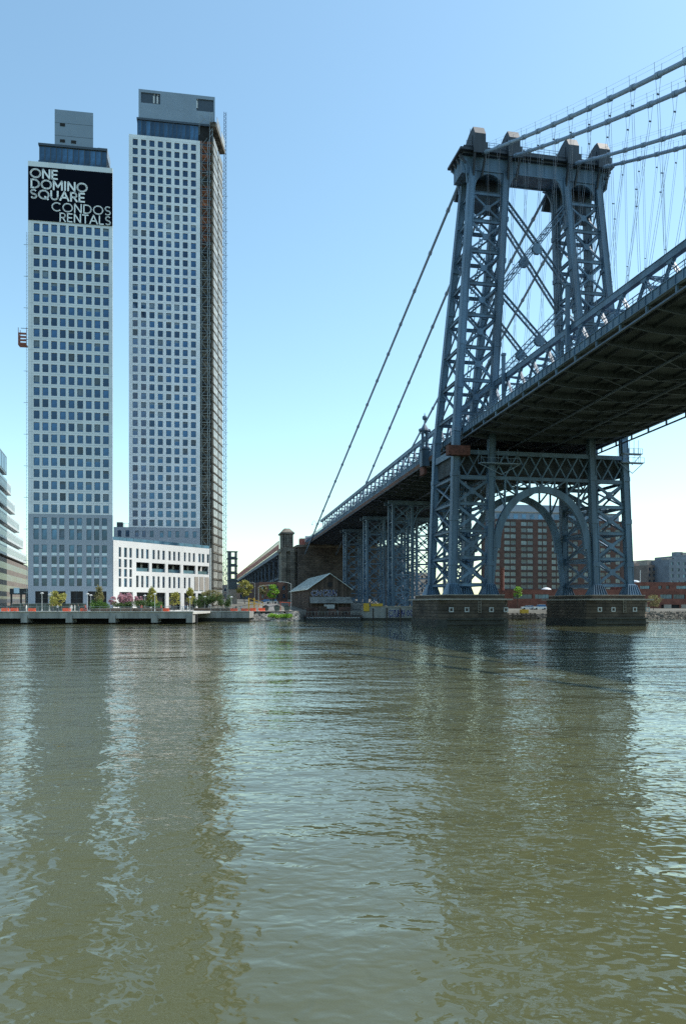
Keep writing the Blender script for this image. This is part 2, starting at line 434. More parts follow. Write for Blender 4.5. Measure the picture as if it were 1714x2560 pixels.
for x in xs:
    sy = shore_y(x)
    for d in rows:
        y = sy + d
        z = -0.8 if d < 0 else (1.1 + 1.45 * min(1, d / 4)) + (ground_z(x, y) - 2.55)
        gm.v.append((x, y, z))
nr = len(rows)
for i in range(len(xs) - 1):
    for j in range(nr - 1):
        gm.f.append((i * nr + j, (i + 1) * nr + j, (i + 1) * nr + j + 1, i * nr + j + 1)); gm.m.append(0)
tag(gm.build('ground', M['ground'], smooth=True), kind='structure')

# ------------------------------------------------------------------ the suspension bridge
# local frame: x = across the bridge (to the right), y = along it towards the shore, z up; origin under the tower
BR = empty('suspension_bridge', (42.0, 172.0, 0.0), R(11.3),
           'blue-grey steel suspension bridge with lattice tower, stiffening truss and masonry piers', 'bridge')
ST, SD = M['steel'], M['steel_dark']
def lerp(a, b, t): return a + (b - a) * t
def interp(z, tab):
    if z <= tab[0][0]: return tab[0][1]
    for (z0, a), (z1, b) in zip(tab, tab[1:]):
        if z <= z1: return lerp(a, b, (z - z0) / (z1 - z0))
    return tab[-1][1]
OUT = [(7, 20.7), (41, 19.6), (97, 15.0)]
INN = [(7, 12.55), (41, 11.6), (97, 7.1)]
HALFD = [(7, 7.2), (41, 6.45), (97, 2.4)]
def cp(side, outer, sg, z):
    """centre of a tower column at height z: side -1/+1, outer 1/0, sg -1 river / +1 shore"""
    x = side * interp(z, OUT if outer else INN) + (0.5 * max(0, (z - 41) / 56))
    return Vector((x, sg * interp(z, HALFD), z))
def zb(s): return 39.8 - 0.025 * s if s < 0 else 39.8 - 0.0255 * s
def zt(s): return 52.2 - 0.004 * s if s < 0 else 52.2 - 0.0255 * s

# --- portal head (part "tower"), carries columns and braces as sub-parts
tw = MB()
tw.box(-14.6, 15.6, -2.75, -2.25, 100.2, 103.0)       # river frieze
tw.box(-14.6, 15.6, 2.25, 2.75, 100.2, 103.0)
tw.box(-14.5, 15.5, -2.2, 2.2, 100.4, 102.6)
tw.box(-16.9, -14.61, -2.6, 2.6, 99.2, 103.0)
tw.box(15.61, 17.9, -2.6, 2.6, 99.2, 103.0)
for k in range(7):                                     # frieze stiffeners
    x = -5.6 + k * 2.05
    tw.box(x - .09, x + .09, -2.86, -2.751, 100.3, 102.9)
tw.box(-14.7, 15.7, -2.92, -2.24, 99.9, 100.199)
tower = tw.build('tower', ST, BR)
tower['label'] = 'tall lattice steel bridge tower with arched portal and cable saddle housings'

cn = MB()
cn.box(-16.9, 17.9, -3.5, 3.5, 103.01, 103.4); cn.box(-17.8, 18.8, -4.3, 4.3, 103.41, 103.9); cn.box(-16.6, 17.6, -3.2, 3.2, 103.91, 105.0)
for sg in (-1, 1):                                      # modillions under the cornice ends
    for k in range(4): cn.bar((sg * 16.6 + .5, -2.8 + k * 1.8, 101.2), (sg * 18.0 + .5, -2.8 + k * 1.8, 103.0), .5, .5)
cn.build('cornice', M['housing'], tower)
def quarter(mb, xc, zc, r, x_dir, y, th=0.5, n=9, wid=None):
    """quarter-round bracket filling the corner above an arc (xc side, head at zc)"""
    pts = [(xc, y, zc)]
    for k in range(n + 1):
        a = math.pi / 2 * k / n
        pts.append((xc + x_dir * r[0] * (1 - math.sin(a)) , y, zc - r[1] * (1 - math.cos(a))))
    mb.extrude(pts, (0, th, 0))
for sg in (-1, 1):
    y = 2.35 if sg > 0 else -2.85
    for xc, dr_ in ((-6.2, 1), (7.2, -1)):
        br = MB(); quarter(br, xc, 99.95, (2.6, 6.0), dr_, y); br.build('portal_bracket', ST, tower)
    for xc, dr_ in ((-15.8, -1), (16.8, 1)):
        br = MB(); quarter(br, xc, 102.2, (1.8, 5.0), dr_, y); br.build('portal_bracket', ST, tower)
# round-headed openings at the head of each leg
for side in (-1, 1):
    for sg in (-1, 1):
        a = cp(side, 1, sg, 97); b = cp(side, 0, sg, 97)
        x0, x1 = min(a.x, b.x) + .75, max(a.x, b.x) - .75
        xm, rr = (x0 + x1) / 2, (x1 - x0) / 2
        ah = MB(); y = -2.7 if sg < 0 else 2.2
        n = 14
        for k in range(n):
            a0, a1 = math.pi * k / n, math.pi * (k + 1) / n
            p0 = (xm + rr * math.cos(a0), 96.3 + rr * math.sin(a0)); p1 = (xm + rr * math.cos(a1), 96.3 + rr * math.sin(a1))
            ah.extrude([(p0[0], y, p0[1]), (p0[0], y, 99.88), (p1[0], y, 99.88), (p1[0], y, p1[1])], (0, .5, 0))
        ah.build('arch_head', ST, tower)
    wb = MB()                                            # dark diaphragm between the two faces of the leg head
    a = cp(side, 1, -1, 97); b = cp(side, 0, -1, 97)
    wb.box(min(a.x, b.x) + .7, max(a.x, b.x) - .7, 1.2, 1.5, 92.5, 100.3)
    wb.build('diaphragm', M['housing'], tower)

# saddle housings over the four cables
CABT = [-12.4, -5.6, 9.0, 15.9]
for i, x in enumerate((-13.4, -5.4, 8.6, 16.1)):
    hm = MB(); w = 1.25
    prof = [(-4.7, 103.5), (-4.7, 107.0), (-3.6, 108.9), (-2.4, 108.95), (-1.0, 108.6), (.8, 107.8), (2.6, 106.6), (4.4, 105.0), (6.2, 103.0), (8.0, 100.6), (9.0, 99.0), (8.0, 98.4), (6.0, 101.2), (4.0, 103.5)]
    hm.extrude([(x - w, s, z) for s, z in prof], (2 * w, 0, 0))
    hm.box(x - w - .12, x - w - .001, -3.2, -1.2, 104.2, 107.2); hm.box(x + w + .001, x + w + .12, -3.2, -1.2, 104.2, 107.2)
    hm.box(x - 1.6, x + 1.6, -5.0, -4.71, 102.6, 105.0)
    for k in (-1, 1):
        hm.bar((x + k * 1.0, -2.95, 98.6), (x + k * 1.25, -4.6, 102.9), .35, .7, (0, 1, 0))   # scroll bracket under the cornice
    hm.build('saddle_housing', M['housing'], tower)
rl = MB()
for k in range(26):
    x = -16 + k * 1.3; rl.bar((x, -3.1, 105.0), (x, -3.1, 106.1), .06)
rl.bar((-16, -3.1, 106.1), (16.5, -3.1, 106.1), .06); rl.bar((-16, -3.1, 105.6), (16.5, -3.1, 105.6), .05)
for p in ((-13.6, 1, 108.2), (11.6, -2.6, 105.0)):
    rl.bar(p, (p[0], p[1], p[2] + 3.2), .07)
rl.build('roof_railing', M['rope'], tower)

# columns
for side in (-1, 1):
    for outer in (1, 0):
        for sg in (-1, 1):
            cm = MB()
            levels = [7.0, 41.0, 100.4]
            W = 1.52
            for z0, z1 in zip(levels, levels[1:]):
                p0, p1 = cp(side, outer, sg, z0), cp(side, outer, sg, z1)
                cm.bar(p0, p1, W * .80, W * .80, (0, 1, 0))
                for dx in (-1, 1):                       # cover plates and corner angles
                    o = Vector((dx * W * .43, 0, 0))
                    cm.bar(p0 + o, p1 + o, .14, W * 1.04, (0, 1, 0))
                for dy in (-1, 1):
                    o = Vector((0, dy * W * .42, 0))
                    cm.bar(p0 + o, p1 + o, W * .70, .10, (0, 1, 0))
            z = 13.0
            while z < 96:                                 # splice plates
                c = cp(side, outer, sg, z); d = cp(side, outer, sg, z + 1.0)
                cm.bar(c, d, W * 1.06, W * 1.10, (0, 1, 0)); z += 9.5
            # flared shoe with ribs
            c = cp(side, outer, sg, 7.0)
            cm.add([(c.x + a * 1.75, c.y + b * 1.75, 6.75) for a, b in ((-1, -1), (1, -1), (1, 1), (-1, 1))] + [(c.x + a * .85, c.y + b * .85, 9.2) for a, b in ((-1, -1), (1, -1), (1, 1), (-1, 1))], BOXF)
            for k in range(6):
                x = c.x - 1.6 + k * .64
                cm.bar((x, c.y - 1.85, 6.75), (c.x + (x - c.x) * .62, c.y - 1.05, 9.0), .13, .25, (0, 1, 0))
            cm.build('column', ST, tower)

# braces: cross bracing in all four faces of each leg, with struts between
ZU = [45.6, 52.9, 60.2, 67.4, 74.5, 81.8, 88.7, 95.0]
ZL = [8.9, 14.7, 20.4, 26.2, 31.7]
def xbrace(c00, c10, c01, c11, n, w=.46, plate=1.5, lat=False):
    """cross brace of a panel: bottom pair c00,c10 and top pair c01,c11; n = face normal"""
    mb = MB()
    inset = .10
    def sh(a, b): return a + (b - a) * inset, b - (b - a) * inset
    a0, a1 = sh(c00, c11); b0, b1 = sh(c10, c01)
    if lat:
        mb.laced(a0, a1, .5, n, .12, .7, False, .3); mb.laced(b0, b1, .5, n, .12, .7, False, .3)
    else:
        mb.bar(a0, a1, w, .34, n); mb.bar(b0, b1, w, .30, n)
    m = (c00 + c10 + c01 + c11) / 4
    u = (c10 - c00).normalized(); v = (c01 - c00).normalized(); n = Vector(n)
    r = plate * .5
    oct_ = [m + u * (r * math.cos(t)) + v * (r * math.sin(t)) - n * .2 for t in [math.pi / 8 + k * math.pi / 4 for k in range(8)]]
    mb.extrude(oct_, n * .4)
    for c, q in ((c00, c11), (c11, c00), (c10, c01), (c01, c10)):   # end gussets
        d = (q - c).normalized()
        p = c + d * .9
        mb.bar(p, p + d * .7, 1.0, .26, n, w1=.45)
    return mb
for side in (-1, 1):
    faces = [((1, -1), (0, -1), (0, 1, 0)), ((1, 1), (0, 1), (0, 1, 0)), ((1, -1), (1, 1), (1, 0, 0)), ((0, -1), (0, 1), (1, 0, 0))]
    for fi, (ca, cb, nrm) in enumerate(faces):
        for lv in (ZL, ZU):
            for z0, z1 in zip(lv, lv[1:]):
                P = [cp(side, ca[0], ca[1], z0), cp(side, cb[0], cb[1], z0), cp(side, ca[0], ca[1], z1), cp(side, cb[0], cb[1], z1)]
                thin = fi >= 2
                xbrace(*P, nrm, (.24 if lv is ZU else .36) if thin else (.38 if lv is ZU else .58), .7 if thin else 1.5, lat=(fi == 3 and lv is ZU)).build('cross_brace', ST, tower)
            for z in lv:
                a, b = cp(side, ca[0], ca[1], z), cp(side, cb[0], cb[1], z)
                mb = MB(); mb.bar(a, b, .55, .62 if fi < 2 else .5, (0, 0, 1))
                mb.bar(a + Vector((0, 0, .33)), b + Vector((0, 0, .33)), .8, .06, (0, 0, 1))
                mb.build('strut', ST, tower)
    # lattice of light secondary members inside the leg (ladders, stairs, wind ties)
    lm = MB()
    for lv in (ZL, ZU):
        for i, (z0, z1) in enumerate(zip(lv, lv[1:])):
            A = [cp(side, 1, -1, z0), cp(side, 0, -1, z0), cp(side, 0, 1, z0), cp(side, 1, 1, z0)]
            B_ = [cp(side, 1, -1, z1), cp(side, 0, -1, z1), cp(side, 0, 1, z1), cp(side, 1, 1, z1)]
            if lv is ZL: lm.bar(A[0], A[2], .22)
            m = sum(A, Vector()) / 4; mt = sum(B_, Vector()) / 4
            o = Vector((.9 * (1 if i % 2 else -1), 1.2, 0))
            for k in (-.35, .35):
                lm.bar(m + Vector((k - .6, -1.0 if i % 2 else 1.0, 0)), mt + Vector((k + .6, 1.0 if i % 2 else -1.0, 0)), .10, .22)
            for k in range(6):
                q = m.lerp(mt, k / 6) + Vector((-.6 + 1.2 * k / 6, (1 if i % 2 else -1) * (-1 + 2 * k / 6), 0)); lm.bar(q - Vector((.35, 0, 0)), q + Vector((.35, 0, 0)), .08, .22)
            mid = (z0 + z1) / 2
            for sg in (-1, 1):                             # sub-struts half way up the side faces
                a, b = cp(side, 1, sg, mid), cp(side, 0, sg, mid)
                pass
    lm.build('inner_lattice', ST, tower)['kind'] = 'stuff'

# big laced crosses between the legs above the deck
ZP = [94.0, 73.2, 52.2]
for sg in (-1, 1):
    for z1, z0 in zip(ZP, ZP[1:]):
        a0, b0 = cp(-1, 0, sg, z0), cp(1, 0, sg, z0); a1, b1 = cp(-1, 0, sg, z1), cp(1, 0, sg, z1)
        n = (0, 1, 0)
        for p, q in ((a0, b1), (b0, a1)):
            MB().laced(p, q, .95, n, .17, 1.0, True, .6).build('portal_diagonal', ST, tower)
        m = (a0 + b0 + a1 + b1) / 4
        MB().extrude([m + Vector((1.2 * math.cos(t), -.4, 1.2 * math.sin(t))) for t in [math.pi / 8 + k * math.pi / 4 for k in range(8)]], (0, .8, 0)).build('gusset', ST, tower)
# arch and spandrel truss below the deck
for sg in (-1, 1):
    ar = MB(); y = sg * 6.7
    n = 26; A, Bz, z0 = 11.4, 13.6, 16.8
    for k in range(n):
        t0, t1 = math.pi * k / n, math.pi * (k + 1) / n
        p = [Vector((A * math.cos(t) * f, y, z0 + Bz * math.sin(t) * g)) for t, f, g in ((t0, 1, 1), (t1, 1, 1), (t1, .86, .895), (t0, .86, .895))]
        ar.extrude([q - Vector((0, .45, 0)) for q in p], (0, .9, 0))
    for side in (-1, 1):                                   # the ribs run down along the inner columns
        ar.bar((side * A * .955, y, z0 + .1), (side * (A + .6), y, 7.2), .9, 1.0, (1, 0, 0))
    ar.build('arch_rib', ST, tower)
    zc = 31.9
    ch = MB(); ch.bar((-12, y, zc), (12, y, zc), .6, .7, (0, 0, 1)); ch.build('spandrel_chord', ST, tower)
    xs_ = [-11.4, -8.6, -5.8, -2.9, 0, 2.9, 5.8, 8.6, 11.4]
    def za(x): return z0 + Bz * math.sqrt(max(0, 1 - (x / A) ** 2))
    for i, x in enumerate(xs_):
        if 0 < i < 8 and zc - za(x) > .4:
            MB().bar((x, y, za(x)), (x, y, zc), .34, .34, (0, 1, 0)).build('spandrel_post', ST, tower)
    for i in range(8):
        x0, x1 = xs_[i], xs_[i + 1]
        if x0 < 0: a, b = (x0, y, zc), (x1, y, za(x1))
        else: a, b = (x1, y, zc), (x0, y, za(x0))
        if abs(a[2] - b[2]) > .9: MB().bar(a, b, .34, .3, (0, 1, 0)).build('spandrel_diagonal', ST, tower)
    # cross-braced transverse girder just under the deck
    zg0, zg1 = 32.3, 37.2
    MB().bar((-20.2, y, zg1), (20.2, y, zg1), .7, .9, (0, 0, 1)).build('transverse_girder', ST, tower)
    for side in (-1, 1):
        MB().bar((side * 20, y, zc), (side * 12.2, y, zc), .6, .7, (0, 0, 1)).build('strut', ST, tower)
    k = 14
    for i in range(k):
        x0, x1 = -20 + 40 * i / k, -20 + 40 * (i + 1) / k
        MB().bar((x0, y, zg0), (x1, y, zg1), .28, .25, (0, 1, 0)).bar((x0, y + .3, zg1), (x1, y + .3, zg0), .28, .25, (0, 1, 0)).build('girder_cross', ST, tower)
for side in (-1, 1):                                       # girders along the bridge at the legs
    for x in (19.8, 11.8):
        MB().bar((side * x, -7, 37.2), (side * x, 7, 37.2), .8, 1.4, (0, 0, 1)).build('bearing_girder', ST, tower)

# --- masonry piers
def stone_pier(x0, x1):
    pm = MB()
    b = .6
    def ring(x0, x1, y0, y1, z0, z1, batter=0.0, mi=0):
        c = 1.6
        def oc(x0, x1, y0, y1): return [(x0 + c, y0), (x1 - c, y0), (x1, y0 + c), (x1, y1 - c), (x1 - c, y1), (x0 + c, y1), (x0, y1 - c), (x0, y0 + c)]
        lo, hi = oc(x0, x1, y0, y1), oc(x0 + batter, x1 - batter, y0 + batter, y1 - batter)
        vs = [(x, y, z0) for x, y in lo] + [(x, y, z1) for x, y in hi]
        fs = [tuple(range(8))[::-1], tuple(range(8, 16))] + [(i, (i + 1) % 8, 8 + (i + 1) % 8, 8 + i) for i in range(8)]
        pm.add(vs, fs, mi)
    ring(x0 - .25, x1 + .25, -11.25, 11.25, -3, 1.55, .12, 1)
    z = 1.4; k = 0
    while z < 5.1:                                          # courses of stone, each slightly in or out
        j = random.uniform(-.03, .03)
        ring(x0 + j, x1 - j, -11 + j, 11 - j, z, z + .66, 0.03, 0); z += .70
        ring(x0 + .12, x1 - .12, -10.88, 10.88, z - .05, z, 0, 0)
    p = pm.build('masonry_pier', [M['masonry'], M['tidal']], BR)
    p['label'] = 'stained granite pier standing in the river under the tower leg'
    cm = MB(); cm.box(x0 - .35, x1 + .35, -11.35, 11.35, z, z + .32); cm.build('coping', M['coping'], p)
    um = MB(); um.box(x0 + 1.0, x1 - 1.0, -10, 10, z + .321, 6.62); um.build('upper_course', M['masonry'], p)
    cm = MB(); cm.box(x0 + .9, x1 - .9, -10.1, 10.1, 6.621, 6.78); cm.build('coping', M['coping'], p)
    for fx in (.15, .37, .72, .93):
        x = lerp(x0, x1, fx); mk = MB()
        for a, bb, c, d in ((-.5, .5, .28, .5), (-.5, .5, -.5, -.28), (-.5, -.28, -.279, .279), (.28, .5, -.279, .279)):
            mk.box(x + a, x + bb, -11.16, -11.0, 3.6 + c, 3.6 + d)
        mk.build('square_marker', M['white_sign'], p)
    ld = MB()
    xl = lerp(x0, x1, .55)
    for k in range(9): ld.box(xl - .3, xl + .3, -11.2, -11.12, 3.0 + k * .33, 3.06 + k * .33)
    ld.box(xl - .34, xl - .301, -11.2, -11.02, 2.9, 6.0); ld.box(xl + .301, xl + .34, -11.2, -11.02, 2.9, 6.0)
    ld.build('ladder', M['coping'], p)
    fl = MB()                                               # timber fender walings along the waterline
    for z in (.5, 1.5): fl.box(x0 + 1.2, x1 - 1.2, -11.6, -11.26, z, z + .35)
    fl.build('fender_beam', M['tidal'], p)
    return p
stone_pier(-24.6, -9.2); stone_pier(9.0, 23.6)

# --- deck
S0, S1, PAN = -159.0, 219.0, 6.1
nodes = [k * PAN for k in range(-26, 36)]
dk = MB()
for a, b in ((S0, 0), (0, S1)):
    for x0, x1 in ((-17.9, 17.9),):
        vs = []
        for s in (a, b):
            z = zb(s) + 1.35
            vs += [(x0, s, z), (x1, s, z), (x1, s, z + .3), (x0, s, z + .3)]
        dk.add(vs, [(0, 1, 2, 3)[::-1], (4, 5, 6, 7), (0, 1, 5, 4)[::-1], (1, 2, 6, 5)[::-1], (2, 3, 7, 6)[::-1], (3, 0, 4, 7)[::-1]])
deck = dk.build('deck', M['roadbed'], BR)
deck['label'] = 'long road deck with stiffening trusses, its dark underside seen from the river'
def along(mb, x, z_of, w, h, a=S0, b=S1, step=30.5):
    """bar running along the deck at x, following the grade"""
    s = a
    pts = [a, 0.0, b] if a < 0 < b else [a, b]
    for s0, s1 in zip(pts, pts[1:]):
        mb.bar((x, s0, z_of(s0)), (x, s1, z_of(s1)), w, h, (0, 0, 1))
    return mb
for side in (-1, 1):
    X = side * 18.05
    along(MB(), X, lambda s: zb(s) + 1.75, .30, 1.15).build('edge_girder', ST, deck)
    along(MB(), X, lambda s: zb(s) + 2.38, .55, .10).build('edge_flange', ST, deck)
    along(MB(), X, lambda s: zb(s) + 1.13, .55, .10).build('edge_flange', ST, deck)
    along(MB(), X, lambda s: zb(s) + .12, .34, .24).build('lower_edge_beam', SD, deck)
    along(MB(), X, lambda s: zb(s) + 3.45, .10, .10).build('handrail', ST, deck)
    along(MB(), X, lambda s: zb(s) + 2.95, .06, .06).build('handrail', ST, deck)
    st = MB(); hg = MB()
    s = S0 + .5
    while s < S1:
        st.bar((X + side * .2, s, zb(s) + 1.2), (X + side * .2, s, zb(s) + 2.33), .16, .14, (0, 1, 0))
        st.bar((X, s, zb(s) + 2.4), (X, s, zb(s) + 3.45), .08, .08, (0, 1, 0))
        s += PAN / 4
    st.build('girder_stiffener', ST, deck)['kind'] = 'stuff'
    for s in nodes:
        hg.bar((X, s, zb(s) + .1), (X, s, zb(s) + 1.2), .28, .28, (0, 1, 0))
    hg.build('edge_hanger', ST, deck)['kind'] = 'stuff'
    if side < 0:                                            # rust-stained containment boarding under the side span
        along(MB(), X - .22, lambda s: zb(s) + .62, .08, .85, 12, S1).build('containment_board', M['rust'], deck)
# floor beams with curved haunches
def floor_beam(s):
    z = zb(s); pts = []
    top = z + 1.34
    for k in range(9):
        t = k / 8
        pts.append((-17.8 + 7.2 * t, s, z + 1.0 - .75 * math.sin(t * math.pi / 2) ** 1.2))
    pts2 = [(-x, y, zz) for x, y, zz in pts[::-1]]
    mb = MB(); mb.extrude([(p[0], p[1] - .05, p[2]) for p in pts + pts2] + [(17.8, s - .05, top), (-17.8, s - .05, top)], (0, .1, 0))
    q = pts + pts2
    for a, b in zip(q, q[1:]): mb.bar(a, b, .30, .06, (0, 0, 1), 1)
    for x in (-9, -6, -3, 0, 3, 6, 9): mb.box(x - .05, x + .05, s - .15, s + .15, z + .3, top)
    return mb
fb_mesh = floor_beam(0).mesh('floor_beam', [M['roadbed'], SD])
for s in nodes:
    if abs(s) < 1: continue
    o = place('floor_beam', fb_mesh, deck, (0, s, zb(s) - zb(0)))
for x in (-15.5, -13, -8, -5.5, -2.7, 2.7, 5.5, 8, 13, 15.5):
    along(MB(), x, lambda s: zb(s) + 1.1, .14, .45).build('stringer', M['roadbed'], deck)
for x in (-4.4, 4.4):
    along(MB(), x, lambda s: zb(s) + .05, .30, .30).build('inspection_rail', SD, deck)
lt = MB()
for s0, s1 in zip(nodes, nodes[1:]):
    lt.bar((-10.3, s0, zb(s0) + .2), (0, s1, zb(s1) + .2), .18, .10, (0, 0, 1)); lt.bar((10.3, s0, zb(s0) + .2), (0, s1, zb(s1) + .2), .22, .12, (0, 0, 1))
lt.build('lateral_bracing', SD, deck)['kind'] = 'stuff'
# stiffening trusses
TX = 10.4
for side in (-1, 1):
    X = side * TX
    along(MB(), X, zt, .85, .95).build('top_chord', ST, deck)
    along(MB(), X, lambda s: zt(s) + .52, 1.05, .08).build('chord_cover', ST, deck)
    along(MB(), X, lambda s: zb(s) + 2.0, .8, .9).build('bottom_chord', ST, deck)
    along(MB(), X, lambda s: zb(s) + 7.3, .22, .22).build('middle_rail', ST, deck)
    for i, s in enumerate(nodes):
        if s > S1 - 5: continue
        gs = MB()
        gs.extrude([(X - .3, s - .9, zt(s) - .45), (X - .3, s + .9, zt(s) - .45), (X - .3, s + .35, zt(s) - 1.1), (X - .3, s - .35, zt(s) - 1.1)], (.6, 0, 0))
        gs.build('truss_gusset', ST, deck)
        for ds in (-PAN, PAN):
            s2 = s + ds
            if s2 < S0 or s2 > S1: continue
            MB().laced((X + .12 * (1 if ds > 0 else -1), s, zt(s) - .5), (X + .12 * (1 if ds > 0 else -1), s2, zb(s2) + 2.3), .42, (1, 0, 0), .11, .75, False, .34).build('truss_diagonal', ST, deck)
# overhead sway frames between the trusses, with curved knees
for i, s in enumerate(nodes):
    if s > S1 - 3 or abs(s) < 7 or i % 2: continue
    sw = MB(); z = zt(s)
    sw.laced((-TX, s, z - .2), (TX, s, z - .2), .6, (0, 0, 1), .12, .9, False, .2)
    sw.bar((-TX, s, z - 1.6), (TX, s, z - 1.6), .25, .4, (0, 0, 1))
    for side in (-1, 1):
        pr = None
        for k in range(6):
            t = math.pi / 2 * k / 5
            q = (side * (TX - .3 - 3.2 * (1 - math.cos(t))), s, z - 1.8 - 3.2 * (1 - math.sin(t)))
            if pr: sw.bar(pr, q, .22, .22, (0, 1, 0))
            pr = q
    if i + 1 < len(nodes) and nodes[i + 1] < S1:
        s2 = nodes[i + 1]
        sw.laced((-TX, s, z - .2), (TX, s2, zt(s2) - .2), .4, (0, 0, 1), .09, 1.0, False, .15)
    sw.build('sway_frame', ST, deck)
# short posts rising above the trusses, next to the tower
for side, s in ((-1, -39.6), (-1, 13.5), (1, -39.6), (-1, -12.2)):
    MB().bar((side * (TX + .9), s, zb(s) + 1.6), (side * (TX + .9), s, zt(s) + (7.6 if s < -20 else 4.5)), .62, .62, (0, 1, 0)).box(side * (TX + .9) - .42, side * (TX + .9) + .42, s - .42, s + .42, zt(s) + (7.2 if s < -20 else 4.1), zt(s) + (7.7 if s < -20 else 4.6)).build('guide_post', ST, deck)
MB().bar((TX + .3, -39.6, zb(-39.6) + 1.6), (TX + .3, -39.6, zt(-39.6) + 9), .6, .6, (0, 1, 0)).build('guide_post', ST, deck)

# work platforms and netting hung at the tower
nb = MB(); nb.box(-22.0, -17.2, -8.6, -6.8, 36.2, 38.2); nb.build('orange_containment', M['orange_net'], BR)
nb = MB(); nb.box(-19.2, -18.5, 17.5, 21.0, 36.6, 39.6); nb.build('orange_containment', M['orange_net'], BR)
for (x0, x1, s, z) in ((-15, -6, -8.2, 34.6), (18.0, 23.6, -7.6, 36.0), (17.0, 21.5, -10.2, 37.4)):
    wp = MB(); wp.box(x0, x1, s - .8, s + .8, z, z + .16)
    for k in range(5):
        x = lerp(x0 + .05, x1 - .05, k / 4); wp.bar((x, s - .75, z + .16), (x, s - .75, z + 1.2), .06); wp.bar((x, s + .75, z + .16), (x, s + .75, z + 3.4), .06)
    wp.bar((x0, s - .75, z + 1.2), (x1, s - .75, z + 1.2), .06); wp.bar((x1, s, z), (lerp(x0, x1, .55), s, z - 2.2), .12); wp.bar((lerp(x0, x1, .55), s, z - 2.2), (x0, s, z), .12)
    wp.build('work_platform', M['steel_cable'], BR)

sh = MB(); sh.box(-19.6, 19.6, -5.6, 5.6, 33.0, 37.9); sh.build('containment_shield', M['shield'], BR)
# ornamental lantern pylons beside the tower (shore side)
for side in (-1, 1):
    lp = MB(); x = side * 19.0; s = 17.6; z = zb(s) + 2.4
    lp.box(x - .95, x + .95, s - .95, s + .95, z - 3.4, z + .6); lp.box(x - 1.1, x + 1.1, s - 1.1, s + 1.1, z + .601, z + .9)
    for a, b in ((-.5, -.5), (.5, -.5), (.5, .5), (-.5, .5)):
        lp.lathe([(.42, 0), (.42, .5), (.24, .7), (.22, 3.6), (.35, 3.8), (.35, 4.0)], (x + a, s + b, z + .9), 8)
    lp.lathe([(.8, 4.0), (1.15, 4.4), (1.0, 4.8), (.65, 5.4), (.35, 5.9), (.18, 6.2), (.18, 7.0)], (x, s, z + .9), 10)
    lp.lathe([(.2, 7.0), (.5, 7.2), (.62, 7.6), (.5, 8.0), (.15, 8.2), (.05, 8.8)], (x, s, z + .9), 10)
    for a in (-1, 1):
        lp.lathe([(.1, 0), (.35, .15), (.42, .45), (.3, .75), (.05, .9)], (x + a * 1.15, s, z + 5.0), 8)
    lp.build('lantern_pylon', ST, BR)

# --- cables
def zc_main(d): return 105.0 - .45 * d + .0005 * d * d
BACK = [(-14.3, -19.0), (-6.6, -3.2), (7.3, 6.6), (15.4, 21.0)]
for i, x in enumerate(CABT):
    cb = MB()
    pts = [(x + (i - 1.5) * -.0 , -d, zc_main(d)) for d in np.linspace(1, 130, 44)]
    cb.tube(pts, .36, 8)
    xa, xb_ = BACK[i]
    cb.tube([(lerp(xa, xb_, s / 216), s, 103.6 - .342 * s) for s in np.linspace(2, 216, 12)], .34, 8)
    cable = cb.build('main_cable', M['steel_cable'], BR, smooth=True)
    bands = MB(); hr = MB()
    for k in range(1, 21):
        d = k * PAN; z = zc_main(d); z2 = zc_main(d + .7)
        b = MB(); b.tube([(x, -d + .4, zc_main(d - .4)), (x, -d - .4, zc_main(d + .4))], .48, 8)
        b.build('cable_band', M['steel_cable'], cable)
        # four rope suspender: pairs converge below the band, then run to the truss
        side = -1 if i < 2 else 1
        xt = side * (TX + (.9 if i in (0, 3) else -.6))
        s = -d; zt_ = zt(s) + .4
        sp = MB()
        for dx in (-1, 1):
            top = Vector((x + dx * .42, s, z)); neck = Vector((x + dx * .17, s, z - 2.6)); bot = Vector((xt + dx * .17, s, zt_))
            sp.tube([top, neck, bot], .028, 4)
        sp.box(x - .2, x + .2, s - .06, s + .06, z - 2.7, z - 2.5)
        m = Vector((x, s, z)).lerp(Vector((xt, s, zt_)), .55); sp.cbox(m, (.36, .1, .12))
        sp.build('suspender', M['rope'], cable)
        for dx in (-.5, .5): hr.bar((x + dx, s, z + .3), (x + dx * 1.15, s, z + 1.7), .035)
    for dx in (-.55, .55):
        hr.tube([(x + dx, -d, zc_main(d) + 1.6) for d in np.linspace(6, 128, 30)], .013, 4)
    hr.build('cable_handrail', M['rope'], cable)['kind'] = 'stuff'
    bb = MB()
    for k in range(1, 16):
        s = k * 13.0; q = lerp(xa, xb_, s / 216); z = 103.6 - .342 * s
        bb.tube([(q, s - .4, z + .137), (q, s + .4, z - .137)], .5, 8); bb.bar((q + .4, s, z), (q + .5, s, z + 1.5), .06)
    bb.tube([(lerp(xa, xb_, s / 216) + .5, s, 105.1 - .342 * s) for s in (6, 100, 200)], .022, 4)
    bb.build('backstay_band', M['steel_cable'], cable)['kind'] = 'stuff'

